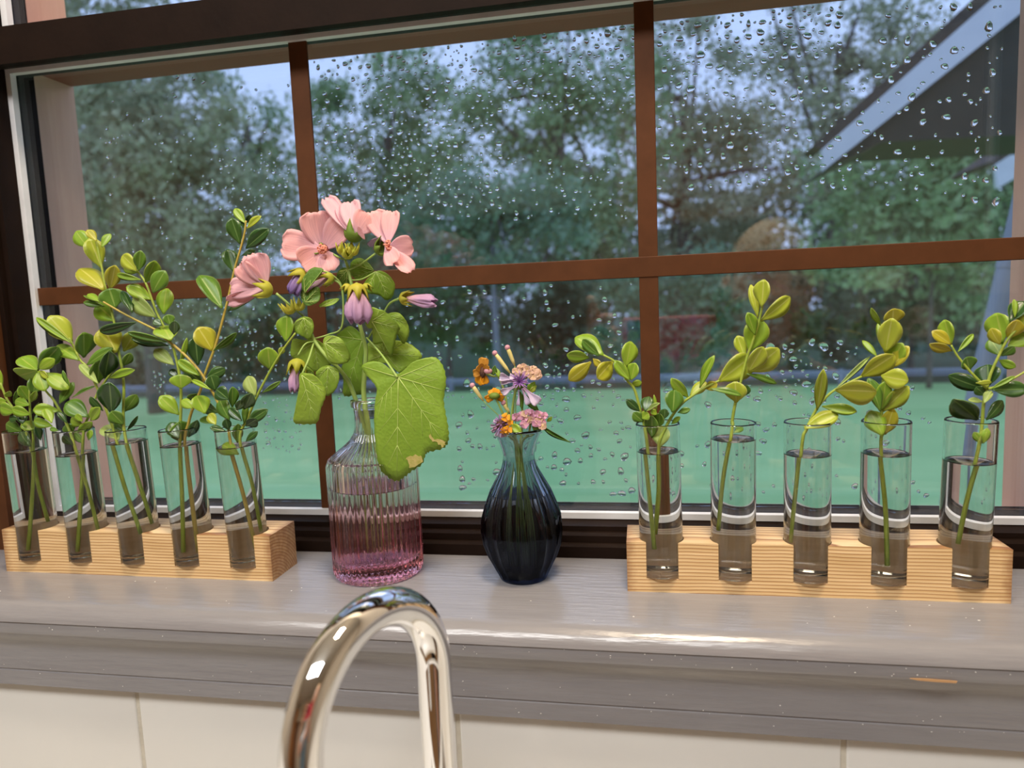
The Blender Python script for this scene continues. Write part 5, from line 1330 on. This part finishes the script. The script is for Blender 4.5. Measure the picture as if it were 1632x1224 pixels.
def skin_obj(name, verts, edges, radii, mat, parent, loc, root=0, sub=2):
    off = ORG[parent.name] if parent is not None else Vector(loc)
    me = bpy.data.meshes.new(name)
    me.from_pydata([tuple(Vector(v) - off) for v in verts], edges, [])
    me.materials.append(mat)
    o = bpy.data.objects.new(name, me); link(o, parent, off)
    md = o.modifiers.new('skin', 'SKIN'); md.use_smooth_shade = True; md.branch_smoothing = .6
    for i, sv in enumerate(me.skin_vertices[0].data):
        r = radii[i]; sv.radius = r if isinstance(r, tuple) else (r, r)
        sv.use_root = (i == root)
    sm = o.modifiers.new('sub', 'SUBSURF'); sm.levels = sub; sm.render_levels = sub
    return o


hc = Vector((.243, -.630, .225))
# body and arms, one skinned surface
v = [(.26, -.86, -.42), (.26, -.87, -.25), (.255, -.85, -.10), (.25, -.80, .00), (.245, -.73, .07), (.243, -.665, .135)]
r = [(.15, .11), (.14, .10), (.155, .105), (.15, .095), (.066, .062), (.058, .058)]
e = [(0, 1), (1, 2), (2, 3), (3, 4), (4, 5)]
def chain(start, pts, rad):
    p = start
    for q, rr in zip(pts, rad):
        v.append(q); r.append(rr if isinstance(rr, tuple) else (rr, rr)); e.append((p, len(v) - 1)); p = len(v) - 1
    return p
lw = chain(3, [(.07, -.80, -.005), (-.02, -.80, -.09), (-.07, -.66, -.04), (-.092, -.585, .075), (-.088, -.560, .125)], [.062, .050, .044, .030, .030])
rw = chain(3, [(.43, -.80, -.005), (.50, -.79, -.11), (.40, -.65, -.09), (.255, -.575, .015), (.205, -.552, .060)], [.062, .050, .044, .030, .030])
for pts, rr in (([(-.085, -.520, .195), (-.090, -.512, .222)], [.009, .008]), ([(-.070, -.512, .182), (-.045, -.503, .178)], [.010, .008]), ([(-.070, -.510, .160), (-.040, -.502, .156)], [.010, .008]), ([(-.070, -.510, .140), (-.042, -.503, .134)], [.009, .008]), ([(-.060, -.535, .118), (-.030, -.532, .112)], [.010, .009])):
    chain(lw, pts, rr)
for pts, rr in (([(.190, -.515, .100), (.165, -.503, .118)], [.010, .008]), ([(.185, -.512, .084), (.155, -.503, .098)], [.010, .008]), ([(.180, -.512, .068), (.150, -.503, .078)], [.009, .008]), ([(.175, -.516, .052), (.150, -.508, .058)], [.009, .008]), ([(.185, -.545, .095), (.160, -.537, .108)], [.011, .009])):
    chain(rw, pts, rr)
ll = chain(0, [(.17, -.86, -.50), (.165, -.85, -.88), (.165, -.87, -1.22), (.165, -.76, -1.265)], [.095, .065, .045, .038])
rl = chain(0, [(.35, -.86, -.50), (.355, -.85, -.88), (.355, -.87, -1.22), (.355, -.76, -1.265)], [.095, .065, .045, .038])
pe = tag(empty('person', (.26, -.86, -1.30)), 'person in a blue-grey shirt holding a red phone, mirrored in the panes', 'person')
skin_obj('body', v, e, r, M['skin'], pe, None, 0)
# shirt and trousers as clothing over the body
v2 = [(.26, -.86, -.40), (.26, -.87, -.25), (.255, -.85, -.10), (.25, -.80, .00), (.245, -.745, .055), (.07, -.80, -.005), (.02, -.80, -.055), (.43, -.80, -.005), (.47, -.79, -.07)]
skin_obj('shirt', v2, [(0, 1), (1, 2), (2, 3), (3, 4), (3, 5), (5, 6), (3, 7), (7, 8)], [(.17, .13), (.16, .12), (.172, .12), (.165, .108), (.080, .076), (.074, .074), (.068, .068), (.074, .074), (.068, .068)], M['shirt'], pe, None, 0)
v3 = [(.26, -.86, -.42), (.17, -.86, -.52), (.165, -.85, -.88), (.165, -.87, -1.20), (.35, -.86, -.52), (.355, -.85, -.88), (.355, -.87, -1.20)]
skin_obj('trousers', v3, [(0, 1), (1, 2), (2, 3), (0, 4), (4, 5), (5, 6)], [(.165, .125), (.11, .11), (.085, .085), (.075, .075), (.11, .11), (.085, .085), (.075, .075)], M['trouser'], pe, None, 0)
# head, shaped from a ball: brow, nose, mouth, chin, jaw
seg, rings = 40, 28; V = []; F = []
for i in range(rings + 1):
    th = math.pi * i / rings; zz = math.cos(th)
    for k in range(seg):
        ph = 2 * math.pi * k / seg
        sx_, sy_ = math.sin(th) * math.cos(ph), math.sin(th) * math.sin(ph)
        x = .076 * sx_; y = .098 * sy_; z = .120 * zz
        if zz < -.2: x *= 1 - .30 * (-zz - .2); y = y * (1 - .12 * (-zz - .2)) + (.012 * (-zz) if sy_ > 0 else .02 * (-zz - .2) * 2)
        if sy_ > 0:
            g = math.exp(-(sx_ / .16) ** 2)
            y += .022 * g * math.exp(-((zz + .16) / .13) ** 2)                      # nose
            y += .006 * math.exp(-((zz - .16) / .08) ** 2) * math.exp(-(sx_ / .6) ** 2)   # brow
            y -= .010 * math.exp(-((zz - .03) / .07) ** 2) * math.exp(-((abs(sx_) - .42) / .18) ** 2)  # eye sockets
            y -= .004 * math.exp(-((zz + .46) / .03) ** 2) * math.exp(-(sx_ / .35) ** 2)  # mouth line
            y += .008 * math.exp(-((zz + .76) / .12) ** 2) * g                       # chin
        V.append(hc + Vector((x, y, z)))
for i in range(rings):
    for k in range(seg):
        k2 = (k + 1) % seg
        F.append((i * seg + k, (i + 1) * seg + k, (i + 1) * seg + k2, i * seg + k2))
hd_ = meshobj('head', V, F, M['skin'], pe, None, True, True)
for s_ in (-1, 1):
    MB().ball(hc + Vector((s_ * .079, -.008, -.004)), .030, 12, 8, (.35, .6, 1)).build('ear', M['skin'], hd_, smooth=True)
    MB().ball(hc + Vector((s_ * .031, .076, .006)), .012, 10, 6).build('eye', M['paper'], hd_, smooth=True)
    MB().ball(hc + Vector((s_ * .031, .0855, .006)), .0055, 8, 6, (1, .6, 1)).build('iris', M['black'], hd_, smooth=True)
V = []; F = []
for i in range(11):
    th = math.pi * .46 * i / 10
    for k in range(seg):
        ph = 2 * math.pi * k / seg
        t2 = th * (1.0 if math.sin(ph) < .2 else .72)
        V.append(hc + Vector((.081 * math.sin(t2) * math.cos(ph), .103 * math.sin(t2) * math.sin(ph) - .004, .126 * math.cos(t2))))
for i in range(10):
    for k in range(seg):
        k2 = (k + 1) % seg
        F.append((i * seg + k, (i + 1) * seg + k, (i + 1) * seg + k2, i * seg + k2))
meshobj('hair', V, F, M['hair'], hd_, None, True, True)

ph_ = tag(empty('phone', (.05, -.52, .10)), 'phone in a red case held up toward the window, mirrored in the pane', 'phone')
b1 = bevel(MB().box(-.034, .132, -.527, -.517, .0985, .178).build('case', M['redcase'], ph_), .004, 3)
MB().box(-.028, .126, -.5285, -.5265, .104, .172).build('screen', M['black'], ph_)
MB().box(-.024, .012, -.5175, -.515, .136, .172).build('camera_island', M['black'], ph_)

def cabinet(x0, x1, z0, z1, lab, nd):
    c = tag(empty('wall_cabinet', ((x0 + x1) / 2, YB + .15, z0)), lab, 'cabinet')
    MB().box(x0, x1, YB + .002, YB + .32, z0, z1).build('body', M['cab'], c)
    w = (x1 - x0) / nd
    for i in range(nd):
        a, b_ = x0 + i * w + .012, x0 + (i + 1) * w - .012
        d_ = MB().box(a, b_, YB + .322, YB + .340, z0 + .012, z1 - .012).build('door', M['cab'], c)
        MB().box(a + .06, b_ - .06, YB + .341, YB + .347, z0 + .07, z1 - .07).build('panel', M['cab'], d_)
        MB().ball((b_ - .03, YB + .355, z0 + .08), .014, 10, 6).build('knob', M['chrome'], d_, smooth=True)
cabinet(-1.88, -1.28, -1.0, 1.15, 'tall orange oak pantry in the rear left corner', 1)
cabinet(-.10, .70, .55, 1.12, 'orange oak wall cabinet on the rear kitchen wall', 2)
fg = tag(empty('refrigerator', (1.15, YB + .35, ZF)), 'grey refrigerator with papers behind the viewer', 'refrigerator')
MB().box(.80, 1.50, YB + .01, YB + .62, ZF + .02, .52).build('body', M['fridge'], fg)
bevel(MB().box(.805, 1.495, YB + .625, YB + .67, -.02, .51).build('door', M['fridge'], fg), .01)
bevel(MB().box(.805, 1.495, YB + .625, YB + .67, ZF + .05, -.04).build('door', M['fridge'], fg), .01)
MB().tube([(.86, YB + .70, .04), (.86, YB + .70, .40)], .012, 10).build('handle', M['chrome'], fg)
for i, (x, z, w, h) in enumerate(((.95, .30, .14, .18), (1.14, .33, .12, .10), (1.33, .28, .14, .2), (1.02, .08, .2, .12), (1.32, .05, .12, .12))):
    tag(MB().box(x - w / 2, x + w / 2, YB + .671, YB + .673, z - h / 2, z + h / 2).build('paper_note', M['paper']), ['tall white note at the upper left of the refrigerator', 'small white note at the top middle of the refrigerator', 'largest white sheet at the upper right of the refrigerator', 'wide white note low on the left of the refrigerator', 'small square note low on the right of the refrigerator'][i], 'note', 'notes on the refrigerator')
dr_ = MB().box(-1.25, -.25, YB + .001, YB + .05, ZF, .68).build('door_1', M['darkdoor']); tag(dr_, 'dark walnut door in the rear wall', kind='structure')
MB().ball((-.33, YB + .075, -.3), .028, 12, 8).build('door_handle', M['chrome'], dr_, smooth=True)
